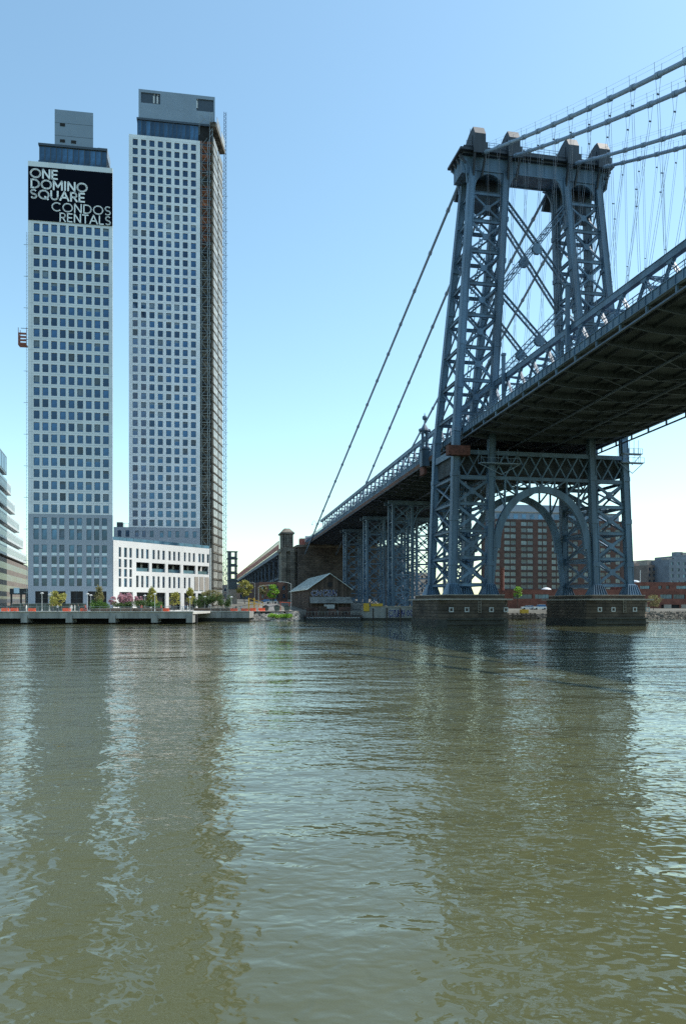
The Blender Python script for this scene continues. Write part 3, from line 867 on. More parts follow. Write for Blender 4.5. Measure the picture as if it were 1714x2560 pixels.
# --- steel trestles under the side span
for s, gz in ((71.5, 2.4), (107.5, 3.0), (145.0, 3.6)):
    tp = zb(s) - .6
    tm = MB(); tm.bar((-14, s, tp - .5), (14, s, tp - .5), 1.0, 1.1, (0, 0, 1)); tm.bar((-14, s + 5, tp - .5), (14, s + 5, tp - .5), 1.0, 1.1, (0, 0, 1))
    tr = tm.build('trestle', ST, BR)
    tr['label'] = 'cross-braced steel trestle carrying the side span over the shore'
    nlev = 6
    zl = [gz + .5 + (tp - 1.1 - gz - .5) * k / nlev for k in range(nlev + 1)]
    for side in (-1, 1):
        x = {1: side * 12.4, 0: side * 6.2}
        for k in (0, 1):
            for sy in (s, s + 5):
                c = MB(); c.bar((x[k], sy, gz - .6), (x[k], sy, tp), .62, .62, (0, 1, 0))
                for a in (-.36, .36): c.bar((x[k] + a, sy, gz - .6), (x[k] + a, sy, tp), .08, .85, (0, 1, 0))
                c.box(x[k] - .9, x[k] + .9, sy - .9, sy + .9, gz - .8, gz + .3)
                c.build('column', ST, tr)
        for z0, z1 in zip(zl, zl[1:]):
            for sy in (s, s + 5):
                V = Vector
                xbrace(V((x[1], sy, z0)), V((x[0], sy, z0)), V((x[1], sy, z1)), V((x[0], sy, z1)), (0, 1, 0), .30, 1.1).build('cross_brace', ST, tr)
                MB().bar((x[1], sy, z1), (x[0], sy, z1), .34, .34).build('strut', ST, tr)
            for k in (0, 1):
                mb = MB(); mb.bar((x[k], s, z0), (x[k], s + 5, z1), .2, .2); mb.bar((x[k], s + 5, z0), (x[k], s, z1), .2, .2); mb.bar((x[k], s, z1), (x[k], s + 5, z1), .3, .3)
                mb.build('side_brace', ST, tr)
    for sy in (s, s + 5):                                   # knee arch between the two legs
        ka = MB(); pr = None
        for k in range(15):
            t = math.pi * k / 14; q = (6.0 * math.cos(t), sy, tp - 9.5 + 8.2 * math.sin(t))
            if pr: ka.bar(pr, q, .35, .5, (0, 1, 0))
            pr = q
        for x in (-4.5, -2.2, 0, 2.2, 4.5): ka.bar((x, sy, tp - 9.5 + 8.2 * math.sqrt(1 - (x / 6) ** 2)), (x, sy, tp - .6), .22, .22, (0, 1, 0))
        ka.build('knee_arch', ST, tr)

# --- stone anchorage with its turret
am = MB()
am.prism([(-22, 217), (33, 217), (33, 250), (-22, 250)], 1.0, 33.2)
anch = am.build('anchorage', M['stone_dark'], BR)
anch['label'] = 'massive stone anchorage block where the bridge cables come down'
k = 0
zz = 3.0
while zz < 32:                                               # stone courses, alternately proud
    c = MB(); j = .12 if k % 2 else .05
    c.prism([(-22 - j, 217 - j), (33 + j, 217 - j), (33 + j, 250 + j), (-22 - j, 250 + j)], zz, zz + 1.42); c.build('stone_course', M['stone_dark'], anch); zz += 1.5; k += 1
c = MB(); c.prism([(-23, 216), (34, 216), (34, 251), (-23, 251)], 33.2, 34.4); c.build('cornice', M['stone_tan'], anch)
c = MB()
for x in (-28.8, -24.4):                                     # buttress pilasters and corbels below the turret
    c.box(x - 1.2, x + 1.2, 222.5, 225, 2, 33)
c.box(-29.4, -22.2, 224, 240, 2, 33.0)
c.box(-30.2, -21.8, 222.6, 241, 31.5, 33.2); c.build('buttress', M['stone_tan'], anch)
t = MB(); t.box(-29.6, -24.0, 224, 234, 33.2, 40.4); tur = t.build('turret', M['stone_tan'], anch)
t = MB()
t.box(-30.3, -23.3, 223.2, 234.8, 40.4, 41.2)
t.add([(-30.1, 223.4, 41.2), (-23.5, 223.4, 41.2), (-23.5, 234.6, 41.2), (-30.1, 234.6, 41.2), (-28.2, 226, 43.4), (-25.4, 226, 43.4), (-25.4, 232, 43.4), (-28.2, 232, 43.4)], BOXF)
for x in (-29.3, -28.2, -25.4, -24.3): t.box(x - .35, x + .35, 223.5, 224, 33.2, 40.4)
t.box(-27.4, -25.6, 223.8, 224.0, 34, 39)
t.build('turret_roof', M['stone_tan'], anch)
MB().box(-18.5, 18.5, 216.5, 226, 34.4, 35.7).build('bearing_wall', M['stone_tan'], anch)
# equipment and site fencing on top of the anchorage
e = MB(); e.box(-21, -11, 219, 224, 34.4, 37.8, 0); e.build('red_site_hoarding', M['red_rail'], anch)
e = MB(); e.box(-18.6, -13.5, 218.4, 218.9, 36.0, 39.0); e.build('site_cabin', M['car_white'], anch)
e = MB()
for k in range(12): e.bar((-21.5 + k * 1.1, 218.0, 34.4), (-21.5 + k * 1.1, 218.0, 38.0), .10)
e.bar((-21.5, 218, 38), (-9.4, 218, 38), .1); e.bar((-21.5, 218, 36.4), (-9.4, 218, 36.4), .08); e.build('site_fence', M['red_rail'], anch)
for k, x in enumerate((-13.5, -9.0)):
    l = MB(); l.tube([(x, 216 - k * 6, 36), (x, 216 - k * 6, 45.6), (x - .9, 216 - k * 6, 46.6), (x - 1.8, 216 - k * 6, 45.6), (x - 1.8, 216 - k * 6, 44.9)], .09, 5); l.lathe([(.25, 0), (.3, -.5), (.1, -.7)], (x - 1.8, 216 - k * 6, 45.0), 6)
    l.build('deck_lamp', M['lamp'], anch)

# --- approach viaduct beyond the anchorage
def za_(s): return 33.6 - .0105 * (s - 240)
ap = MB()
for s0, s1 in zip(range(240, 640, 40), range(280, 680, 40)):
    vs = []
    for s in (s0, s1):
        z = za_(s); vs += [(-29, s, z - 2.2), (10, s, z - 2.2), (10, s, z), (-29, s, z)]
    ap.add(vs, [(3, 2, 1, 0), (4, 5, 6, 7), (4, 5, 1, 0)[::-1], (5, 6, 2, 1)[::-1], (6, 7, 3, 2)[::-1], (7, 4, 0, 3)[::-1]])
app = ap.build('approach_viaduct', SD, BR)
app['label'] = 'distant approach viaduct with red railing descending inland behind the anchorage'
rr_ = MB(); s = 242.0
while s < 640:
    z = za_(s); rr_.bar((-29.2, s, z), (-29.2, s, z + 4.6), .35, .35, (0, 1, 0)); s += 5.5
for dz, h in ((4.5, .35), (1.6, 2.6)):
    rr_.bar((-29.2, 242, za_(242) + dz), (-29.2, 640, za_(640) + dz), .15, h, (0, 0, 1))
rr_.build('railing', M['red_rail'], app)
s = 262.0
while s < 640:
    pm = MB()
    for x in (-27, -14, 4):
        pm.bar((x, s, 3), (x, s, za_(s) - 2.2), .8, .8, (0, 1, 0))
    pm.bar((-28, s, za_(s) - 2.8), (6, s, za_(s) - 2.8), .9, 1.2, (0, 0, 1)); pm.bar((-27, s, 16), (4, s, 16), .4, .6, (0, 0, 1))
    pm.bar((-27, s, 4), (-14, s, 28), .35); pm.bar((-14, s, 4), (-27, s, 28), .35)
    pm.build('viaduct_bent', SD, app); s += 26
gr_ = MB(); gr_.bar((-20, 250, 21.0), (-20, 640, 18.5), 3, 1.2, (0, 0, 1)); gr_.build('lower_girder', SD, app)

# ------------------------------------------------------------------ buildings
def panel_attr(me, vals):
    at = me.attributes.new('panel', 'FLOAT', 'FACE'); at.data.foreach_set('value', vals)

def facade(name, W, z0, z1, openings, m, parent, depth=.35, xcuts=(), zcuts=(), y=0.0, x_from=0.0, mull=None):
    """wall in the local plane y, with real openings and reveals; joints between panels are slightly recessed lines"""
    X = sorted(set([x_from, W] + [a for o in openings for a in o[:2]] + list(xcuts)))
    Z = sorted(set([z0, z1] + [a for o in openings for a in o[2:4]] + list(zcuts)))
    X = [a for a in X if x_from <= a <= W]; Z = [a for a in Z if z0 <= a <= z1]
    X = [a for i, a in enumerate(X) if i == 0 or a - X[i - 1] > 1e-4]; Z = [a for i, a in enumerate(Z) if i == 0 or a - Z[i - 1] > 1e-4]
    mb = MB(); vals = []
    prand = {}
    g = .018
    hole = set()
    import bisect
    for (a, b, c, d) in openings:
        i0, i1 = bisect.bisect_left(X, a - 1e-4), bisect.bisect_left(X, b - 1e-4)
        j0, j1 = bisect.bisect_left(Z, c - 1e-4), bisect.bisect_left(Z, d - 1e-4)
        for i in range(i0, i1):
            for j in range(j0, j1): hole.add((i, j))
    for i in range(len(X) - 1):
        for j in range(len(Z) - 1):
            if (i, j) in hole: continue
            a, b, c, d = X[i], X[i + 1], Z[j], Z[j + 1]
            mb.add([(a, y, c), (b, y, c), (b, y, d), (a, y, d)], [(0, 1, 2, 3)])
            key = (int(a // 4.5), int(c // 3.1)); vals.append(prand.setdefault(key, random.random()))
    for (a, b, c, d) in openings:
        mb.add([(a, y, c), (b, y, c), (b, y, d), (a, y, d), (a, y + depth, c), (b, y + depth, c), (b, y + depth, d), (a, y + depth, d)],
               [(0, 4, 5, 1)[::-1], (1, 5, 6, 2)[::-1], (2, 6, 7, 3)[::-1], (3, 7, 4, 0)[::-1]]); vals += [.6] * 4
    # end returns so that the wall has thickness
    e = depth + .05
    mb.add([(x_from, y, z0), (x_from, y + e, z0), (x_from, y + e, z1), (x_from, y, z1), (W, y, z0), (W, y + e, z0), (W, y + e, z1), (W, y, z1)],
           [(0, 1, 2, 3)[::-1], (4, 5, 6, 7), (3, 7, 6, 2)]); vals += [.5] * 3
    me = mb.mesh(name, m); panel_attr(me, vals)
    return place(name, me, parent)

def joints(parent, lines, m, y=-.012):
    """thin dark joints between cladding panels: (x0,x1,z0,z1) strips standing 4 mm proud of nothing but shadow gaps"""
    mb = MB()
    for x0, x1, z0, z1 in lines: mb.box(x0, x1, y, y + .008, z0, z1)
    o = mb.build('panel_joints', m, parent); o['kind'] = 'stuff'; return o

def window_mesh(w, h, name='window', glass='glass', mullions=(), transoms=(), fr=.07, frame='mullion'):
    mb = MB()
    mb.box(0, w, .12, .2, 0, fr, 1); mb.box(0, w, .12, .2, h - fr, h, 1)
    mb.box(0, fr, .12, .2, fr, h - fr, 1); mb.box(w - fr, w, .12, .2, fr, h - fr, 1)
    for x in mullions: mb.box(x - fr / 2, x + fr / 2, .11, .19, fr, h - fr, 1)
    for z in transoms: mb.box(fr, w - fr, .115, .185, z - fr / 2, z + fr / 2, 1)
    mb.add([(fr, .17, fr), (w - fr, .17, fr), (w - fr, .17, h - fr), (fr, .17, h - fr)], [(0, 1, 2, 3)], 0)
    return mb.mesh(name, [M[glass], M[frame]])

def put_windows(parent, rects, y=.12, mesh_kw=None, name='window', limit=300):
    cache = {}
    rest = MB()
    for k, (a, b, c, d) in enumerate(rects):
        key = (round(b - a, 2), round(d - c, 2))
        if k < limit:
            if key not in cache:
                w_, h_ = b - a, d - c
                var = [window_mesh(w_, h_, name, **(mesh_kw or {})) for _ in range(3)]
                for vi, fr_h in ((1, .35), (2, .8)):                # the same window with its blind part-way down
                    bmx = bmesh.new(); bmx.from_mesh(var[vi])
                    q = [bmx.verts.new(p) for p in ((.09, .165, h_ * (1 - fr_h)), (w_ - .09, .165, h_ * (1 - fr_h)), (w_ - .09, .165, h_ - .09), (.09, .165, h_ - .09))]
                    fc = bmx.faces.new(q); fc.material_index = 2; bmx.to_mesh(var[vi]); bmx.free(); var[vi].materials.append(M['blind'])
                cache[key] = var
            pick = random.random()
            place(name, cache[key][0 if pick < .80 else (1 if pick < .92 else 2)], parent, (a, y, c))
        else:
            rest.box(a + .04, b - .04, y + .16, y + .2, c + .04, d - .04)
    if rest.v:
        o = rest.build(name + 's_beyond', M['glass'], parent); o['kind'] = 'stuff'

def frame_on(A, B):
    """origin, rotation and length of a facade running from A to B (left to right as seen)"""
    d = Vector((B[0] - A[0], B[1] - A[1])); return (A[0], A[1], 0), math.atan2(d.y, d.x), d.length
def to_local(A, rz, p):
    x, y = p[0] - A[0], p[1] - A[1]; c, s = math.cos(rz), math.sin(rz)
    return (x * c + y * s, -x * s + y * c)
def u_on(A, rz, u):
    """local x where photo column u crosses the facade line"""
    k = (u - CX) / FPX; c, s = math.cos(rz), math.sin(rz)
    return (k * A[1] - A[0]) / (c - k * s)

def skew(mb, x0, x1, y0, y1, z0, z1, k=-.20):
    """block whose flanks turn with the tower's splayed plan"""
    return mb.prism([(x0, y0), (x1, y0), (x1 + k * (y1 - y0), y1), (x0, y1)], z0, z1)

# ---- first condo tower (with the banner)
A1 = (px(70, 203), 203.0); B1 = (px(281.5, 206.5), 206.5)
loc, rz1, W1 = frame_on(A1, B1)
T1 = empty('condo_tower', loc, rz1, 'white gridded residential tower with a dark lettered banner across its upper floors', 'tower block')
cols = [1.42 + i * 2.235 for i in range(9)]
zrow0, pit = 29.35, 3.135
op = []
for r in range(24, -1, -1):
    for c in cols: op.append((c, c + 1.52, zrow0 + r * pit, zrow0 + r * pit + 2.17))
ztopw = 123.3
facade('wall', W1, 28.9, ztopw, op, M['clad'], T1, zcuts=[zrow0 - .45 + pit * r for r in range(30)] + [ztopw - 1.5], xcuts=[c - .36 for c in cols])
upper = sorted(op, key=lambda o: o[2])
jl = []
for r in range(26):
    z = zrow0 - .42 + pit * r; jl.append((0.02, W1 - .02, z - .02, z + .02))
for x in (1.0, W1 - 1.0): jl.append((x - .02, x + .02, 28.95, 107))
joints(T1, jl, M['clad_dark'])
# grey lower storeys
opb = []; sp = []
bc = [(230, 263), (282, 315), (345, 378), (395, 427), (458, 490), (508, 540), (570, 602), (620, 652), (670, 703)]
bcx = [((a - 195) / 545 * W1 , (b - 195) / 545 * W1) for a, b in bc]
zr = lambda y: 4.8 + (1510 - (1200 + y / 2.613)) * 204.5 / 1900
brow = [(294, 246), (390, 322), (474, 424), (549, 500), (622, 572), (693, 645)]
for a, b in bcx:
    for y0, y1 in brow: opb.append((a, b, zr(y0), zr(y1)))
    for y0, y1 in ((318, 297), (492, 476), (568, 551), (640, 624)): sp.append((a, b, zr(y0), zr(y1)))
gop = []
for a, b in ((240, 322), (352, 435), (467, 547), (577, 700)):
    gop.append(((a - 195) / 545 * W1, (b - 195) / 545 * W1, 3.2, zr(727)))
facade('base_wall', W1, 2.4, 28.9, opb + gop, M['clad_dark'], T1, y=.02, zcuts=[zr(y) for y in (720, 630, 558, 484, 400, 310)], xcuts=[(a + b) / 2 for (_, a), (b, _) in zip(bcx, bcx[1:])])
put_windows(T1, opb, y=.14)
put_windows(T1, upper, y=.12, limit=246)
mb = MB()
for a, b, c, d in sp: mb.box(a, b, -.03, .019, c, d)
mb.build('pale_spandrels', M['spandrel'], T1)['kind'] = 'stuff'
for a, b, c, d in gop:
    place('shop_window', window_mesh(b - a, d - c, 'shop_window', 'dark', mullions=[(b - a) * .5], transoms=[(d - c) * .62]), T1, (a, .16, c))
# body behind the facade: its flank turns away from the river
bl, brr = (-1.5, 24), (W1 - 4.6, 24)
MB().prism([(.05, .42), (W1 - .05, .42), brr, bl], 2.0, 122.4).build('body', M['clad'], T1)
# cap, glass storey and plant room
skew(MB(), 1.6, W1 - 1.6, 1.6, 18, 122.4, 123.0).build('roof_slab', M['clad_dark'], T1)
xs_ = np.linspace(2.4, 20.0, 13)
gl = MB(); skew(gl, 2.5, 19.9, 2.2, 16, 123, 128.8); gl.build('penthouse_core', M['dark'], T1)
for a, b in zip(xs_, xs_[1:]):
    place('penthouse_pane', window_mesh(b - a, 4.5, 'penthouse_pane', 'glass_ph', fr=.12), T1, (a, 1.9, 124.3))
    place('railing_pane', window_mesh(b - a, 1.1, 'railing_pane', 'glass_ph', fr=.05), T1, (a, .9, 123.2))
skew(MB(), 2.2, 20.2, 1.7, 16.2, 128.8, 129.4).build('penthouse_roof', M['mullion'], T1)
pl_ = MB(); skew(pl_, 6.1, 16.2, 3.4, 14, 129.4, 139.9)
plant = pl_.build('plant_room', M['mech'], T1)
mb = MB()
for z in (132.8, 136.3): mb.box(6.08, 16.22, 3.37, 3.39, z, z + .06)
mb.build('panel_joints', M['mullion'], plant)['kind'] = 'stuff'
for x, z in ((7.5, 135.4), (7.5, 131.0), (10.4, 131.0)):
    MB().box(x, x + 1.3, 3.3, 3.41, z, z + .8).build('louvre', M['dark'], plant)
MB().box(17.0, 19.6, 6, 12, 129.4, 132.0).build('roof_unit', M['mech'], T1)
MB().box(18.3, 19.3, 5.5, 5.9, 129.5, 130.7).build('roof_signboard', M['orange'], T1)
# banner
bn = MB(); bn.box(.05, W1 - .02, -.16, -.05, 107.5, 121.85)
banner = bn.build('banner', M['banner'], T1); banner['label'] = 'black banner reading ONE DOMINO SQUARE CONDOS RENTALS'
def arc(cx, cy, rx, ry, a0, a1, n=22): return [(cx + rx * math.cos(R(a0 + (a1 - a0) * k / n)), cy + ry * math.sin(R(a0 + (a1 - a0) * k / n))) for k in range(n + 1)]
GLY = {   # width, strokes in a cell of height 1
 'O': (1.0, [arc(.5, .5, .46, .46, 0, 360, 30)]), 'N': (.76, [[(.06, 0), (.06, 1)], [(.06, 1), (.70, 0)], [(.70, 0), (.70, 1)]]),
 'E': (.58, [[(.06, 0), (.06, 1)], [(.06, .96), (.54, .96)], [(.06, .5), (.5, .5)], [(.06, .04), (.54, .04)]]),
 'D': (.84, [[(.06, 0), (.06, 1)], [(.06, .96), (.34, .96)] + arc(.34, .5, .44, .46, 90, -90, 18) + [(.06, .04)]]),
 'M': (.92, [[(.06, 0), (.06, 1)], [(.06, 1), (.46, .3)], [(.46, .3), (.86, 1)], [(.86, 1), (.86, 0)]]), 'I': (.18, [[(.09, 0), (.09, 1)]]),
 'S': (.62, [arc(.31, .735, .235, .225, 40, 270, 16) + arc(.31, .265, .25, .225, 90, -140, 16)]),
 'Q': (1.0, [arc(.5, .5, .46, .46, 0, 360, 30), [(.6, .28), (.92, -.02)]]),
 'U': (.74, [[(.06, 1), (.06, .36)] + arc(.37, .36, .31, .32, 180, 360, 16) + [(.68, 1)]]),
 'A': (.86, [[(.02, 0), (.43, 1)], [(.43, 1), (.84, 0)], [(.18, .34), (.68, .34)]]),
 'R': (.66, [[(.06, 0), (.06, 1)], [(.06, .96), (.34, .96)] + arc(.34, .71, .24, .25, 90, -90, 12) + [(.06, .46)], [(.34, .46), (.62, 0)]]),
 'C': (.92, [arc(.5, .5, .46, .46, 48, 312, 24)]), 'T': (.64, [[(.32, 0), (.32, 1)], [(.0, .96), (.64, .96)]]), 'L': (.52, [[(.06, 0), (.06, 1)], [(.06, .04), (.5, .04)]]),
}
def write(text, x0, x1, ztop, cap, th):
    gap = .15
    tot = sum(GLY[c][0] for c in text) + gap * (len(text) - 1); k = (x1 - x0) / tot
    x = x0
    for c in text:
        mb = MB(); w, strokes = GLY[c]
        for st_ in strokes:
            for (a, b), (c2, d) in zip(st_, st_[1:]):
                p, q = Vector((a * k, 0, b * cap)), Vector((c2 * k, 0, d * cap))
                e = (q - p).normalized() * th * .25
                mb.bar(p - e, q + e, th, .05, (0, 1, 0))
        mb.build('letter', M['letter'], banner, (x, -.19, ztop - cap))
        x += (w + gap) * k
write('ONE', .65, 7.6, 121.2, 2.35, .44); write('DOMINO', .75, 15.2, 118.4, 2.35, .44); write('SQUARE', .65, 14.6, 115.65, 2.35, .44)
write('CONDOS', 6.1, 21.35, 112.65, 2.35, .31); write('RENTALS', 8.1, 21.35, 109.95, 2.3, .31)
# hoist mast and cage on the left edge
hm = MB(); x = -1.05
for a in (-.3, .3): hm.bar((x + a, 4, 3), (x + a, 4, 106), .06)
for k in range(103): hm.bar((x - .3, 4, 3 + k), (x + .3, 4, 3.5 + k), .04); hm.bar((x + .3, 4, 3.5 + k), (x - .3, 4, 4 + k), .04)
for k in range(12): z = 8 + k * 8.6; hm.bar((x - 1.0, 4, z), (x + 1.4, 4, z), .10)
hm.build('hoist_mast', M['scaffold'], T1)
hc = MB(); hx = -2.1
for a in (-1.1, 1.0): 
    for b in (3, 5): hc.bar((hx + a, b, 75.0), (hx + a, b, 79.6), .12)
for z in (75, 75.9, 76.8, 77.7): hc.box(hx - 1.1, hx + 1.0, 2.9, 2.96, z, z + .55)
hc.box(hx - 1.15, hx + 1.05, 3, 5, 74.9, 75.05); hc.box(hx - 1.1, hx - 1.04, 3, 5, 75, 78)
hc.build('hoist_cage', M['hoist_red'], T1)
MB().bar((-2.8, 4, 79.8), (.2, 4, 79.8), .12).build('hoist_arm', M['mullion'], T1)

# ---- second condo tower (taller, with the unfinished strip)
A2 = (px(322, 263), 263.0); B2 = (px(500, 267), 267.0)
loc, rz2, W2 = frame_on(A2, B2)
T2 = empty('condo_tower', loc, rz2, 'taller white gridded tower with a scaffolded unfinished strip down one edge', 'tower block')
cols2 = [1.28 + i * 2.83 for i in range(8)]
zr0, pit2, nrow = 31.9, 3.143, 43
op = []
for r in range(nrow - 1, -1, -1):
    for c in cols2: op.append((c, c + 1.72, zr0 + r * pit2, zr0 + r * pit2 + 2.2))
ZT2 = 167.6
facade('wall', W2, 31.4, ZT2, op, M['clad'], T2, zcuts=[zr0 - .45 + pit2 * r for r in range(nrow + 1)], xcuts=[c - .5 for c in cols2])
put_windows(T2, sorted(op, key=lambda o: o[2]), limit=290)
jl = [(0.02, W2 - .02, zr0 - .47 + pit2 * r - .02, zr0 - .47 + pit2 * r + .02) for r in range(nrow + 1)]
joints(T2, jl, M['clad_dark'])
pc = to_local(A2, rz2, (px(532, 267.9), 267.9)); pd = to_local(A2, rz2, (px(557, 286), 286.0))
WS = pc[0]
MB().prism([(.05, .42), (W2 - .05, .42), (W2 - .05, 2.4), (pc[0] - .3, 2.4), (pd[0] - .5, pd[1]), (2, 26)], 2.0, 166.5).build('body', M['clad'], T2)
# grey lower storeys of tower two, running out behind tower one
xl = u_on(A2, rz2, 284)
opb = [(u_on(A2, rz2, a / 2.613), u_on(A2, rz2, b / 2.613), pz(1343.5, 265), pz(1327.5, 265)) for a, b in ((768, 792), (820, 845), (882, 905), (929, 952), (979, 1003), (1044, 1068), (1096, 1119), (1147, 1170), (1208, 1231), (1260, 1283))]
facade('base_wall', W2, 2.4, 31.4, opb, M['clad_dark'], T2, x_from=xl, y=.03, zcuts=[24, 26.5])
put_windows(T2, opb, y=.15)
MB().prism([(xl, .5), (-.05, .5), (-.05, 20), (xl, 20)], 2.0, 31.2).build('base_body', M['clad_dark'], T2)
MB().box(xl + 8, xl + 16, -.02, .028, 20.8, 22.6).build('louvre_band', M['dark'], T2)
mb = MB()
for k in range(6): mb.bar((xl + 1 + k * 1.2, 3, 31.2), (xl + 1 + k * 1.2, 3, 33.0), .08)
mb.bar((xl + 1, 3, 33), (xl + 7, 3, 33), .08); mb.box(xl + .4, xl + 2.4, 5, 8, 31.2, 33.6)
mb.build('roof_gear', M['mullion'], T2)
# glass storey and mechanical crown
xs_ = np.linspace(2.6, W2 - .6, 15)
MB().box(2.7, W2 + 3, 2.6, 18, 166.5, 174.5).build('penthouse_core', M['dark'], T2)
for a, b in zip(xs_, xs_[1:]):
    place('penthouse_pane', window_mesh(b - a, 5.6, 'penthouse_pane', 'glass_ph', fr=.10), T2, (a, 2.2, 168.6))
MB().box(2.4, W2 + 4.2, 2.0, 18, 174.3, 175.0).build('penthouse_roof', M['mullion'], T2)
xm0 = u_on(A2, rz2, 344.5); xm1 = u_on(A2, rz2, 537)
lo = [(xm0 + .8, xm0 + 7.4, 180.6, 184.3), (xm1 - 6.4, xm1 - .5, 179.8, 184.1)]
facade('crown_wall', xm1, 175.0, 185.3, lo, M['mech'], T2, x_from=xm0, y=2.6, depth=.5, zcuts=[178.6, 182], xcuts=[xm0 + k * 3 for k in range(1, 9)])
MB().box(xm0, xm1, 3.15, 16, 175.0, 185.1).build('crown_body', M['mech'], T2)
for a, b, c, d in lo:
    MB().box(a, b, 3.0, 3.1, c, d).build('crown_louvre', M['mullion'], T2)
for x in (xm0 + 5.2, xm0 + 6.4, xm1 - 6.3): MB().tube([(x, 2.85, 180.8), (x, 2.85, 183.3), (x + .3, 2.7, 183.9)], .32, 7).build('vent_pipe', M['lamp'], T2)
# unfinished strip: dark netting bays between slabs, scaffold in front
for r in range(45):
    z = 30.5 + r * pit2
    if z + 3 > 171: break
    orange = (r > 30 and random.random() < .55) or (r > 41)
    MB().box(W2 + .05, WS, 2.05, 2.35, z + .28, z + pit2 - .02).build('netting_bay', M['net_orange' if orange else 'net'], T2)
sl = MB(); sl.box(W2 + .02, WS + .1, 1.7, 2.38, 0, .26); sl = sl.mesh('floor_edge', M['mullion'])
for r in range(53): place('floor_edge', sl, T2, (0, 0, 4.0 + r * pit2))
MB().box(W2 + .05, WS, 2.05, 2.35, 3, 30.6).build('netting_bay', M['net'], T2)
sc = MB()
px_ = (W2 + .5, W2 + 2.6, WS - 1.1, WS - .1)
for x in px_:
    for y in (.5, 1.6): sc.bar((x, y, 5), (x, y, 178.5 if x > W2 + 3 else 168), .13)
z = 6.0; k = 0
while z < 168:
    sc.bar((px_[0], .5, z), (px_[-1], .5, z), .10); sc.bar((px_[2], .5, z), (px_[3], .5, z + 1.57), .10); 
    if k % 2: sc.bar((px_[0], .5, z), (px_[1], .5, z + 3.0), .08); sc.bar((px_[1], .5, z), (px_[2], .5, z + 3.0), .08)
    else: sc.bar((px_[1], .5, z), (px_[0], .5, z + 3.0), .08); sc.bar((px_[2], .5, z), (px_[1], .5, z + 3.0), .08)
    if k % 4 == 0: sc.box(px_[0], px_[-1], .3, 1.6, z - .12, z)
    z += pit2; k += 1
while z < 178: sc.bar((px_[2], .5, z), (px_[3], .5, z + 1.57), .12); z += 1.9
sc.bar((W2 - .3, .5, 170), (W2 - .3, .5, 178), .12); sc.bar((W2 - .3, .5, 177.5), (W2 + 2.4, .5, 175), .12); sc.bar((W2 - .3, .5, 174), (W2 + 1.5, .5, 176), .12)
sc.build('scaffold', M['scaffold'], T2)
# flank with two pale panels per floor
fdir = Vector((pd[0] - pc[0], pd[1] - pc[1])); FL = fdir.length; frz = math.atan2(fdir.y, fdir.x)
pan_w = FL * .40
wm = MB(); wm.box(0, pan_w, -.02, .12, 0, 2.35); wm.box(pan_w * .5 - .05, pan_w * .5 + .05, -.06, -.021, 0, 2.35); wm = wm.mesh('flank_panel', [M['glass_pale']])
for r in range(53):
    z = 4.0 + r * pit2
    if z > 168.5: break
    for k in (0, 1):
        o = place('flank_panel', wm, T2, (pc[0] + fdir.x / FL * (FL * (.06 + .48 * k)) + .05, pc[1] + fdir.y / FL * (FL * (.06 + .48 * k)), z + .5), frz)
    s2 = MB(); s2.box(-.2, FL + .1, -.10, .4, 0, .32); s2.build('slab_edge', M['net'], T2, (pc[0], pc[1], z), frz)
fb = MB(); fb.box(-.1, FL, .13, .6, 0, 164); fb.build('flank_wall', M['net'], T2, (pc[0], pc[1], 4), frz)
wp = MB(); wp.box(-.4, FL * .9, -1.2, 1.0, 173.0, 174.6); wp.build('protection_screen', M['net'], T2, (pc[0], pc[1], 0), frz)
for k in (0, 1):
    MB().box(FL * (.05 + .45 * k), FL * (.38 + .45 * k), -1.3, -1.21, 174.0, 177.2).build('screen_panel', M['glass_pale'], T2, (pc[0], pc[1], 0), frz)
# hoist mast standing off the flank
mx, my = to_local(A2, rz2, (px(562.5, 287), 287.0))
hm = MB()
for a, b in ((-.4, -.4), (.4, -.4), (.4, .4), (-.4, .4)): hm.bar((mx + a, my + b, 2.5), (mx + a, my + b, 190.5), .17)
for k in range(126):
    z = 2.5 + k * 1.49
    hm.bar((mx - .4, my - .4, z), (mx + .4, my - .4, z + .75), .11); hm.bar((mx + .4, my - .4, z + .75), (mx - .4, my - .4, z + 1.49), .11)
    if k % 3 == 0 and z < 160: hm.bar((mx, my, z), (mx + 1.0, my, z), .10)
    if k % 6 == 0 and z < 165: hm.bar((mx - .4, my, z), (mx - 2.0, my - .6, z), .12)
hm.build('hoist_mast', M['hoist'], T2)
hm = MB()
for a, b in ((-1, -1), (1, -1), (1, 1), (-1, 1)): hm.bar((mx + a, my - 6 + b, 2.5), (mx + a, my - 6 + b, 19.0), .2)
for k in range(5):
    z = 3 + k * 3.2; hm.bar((mx - 1, my - 7, z), (mx + 1, my - 7, z + 3.2), .14); hm.bar((mx + 1, my - 7, z), (mx - 1, my - 7, z + 3.2), .14); hm.bar((mx - 1, my - 7, z), (mx + 1, my - 7, z), .14)
hm.build('mast_base_frame', M['scaffold'], T2)

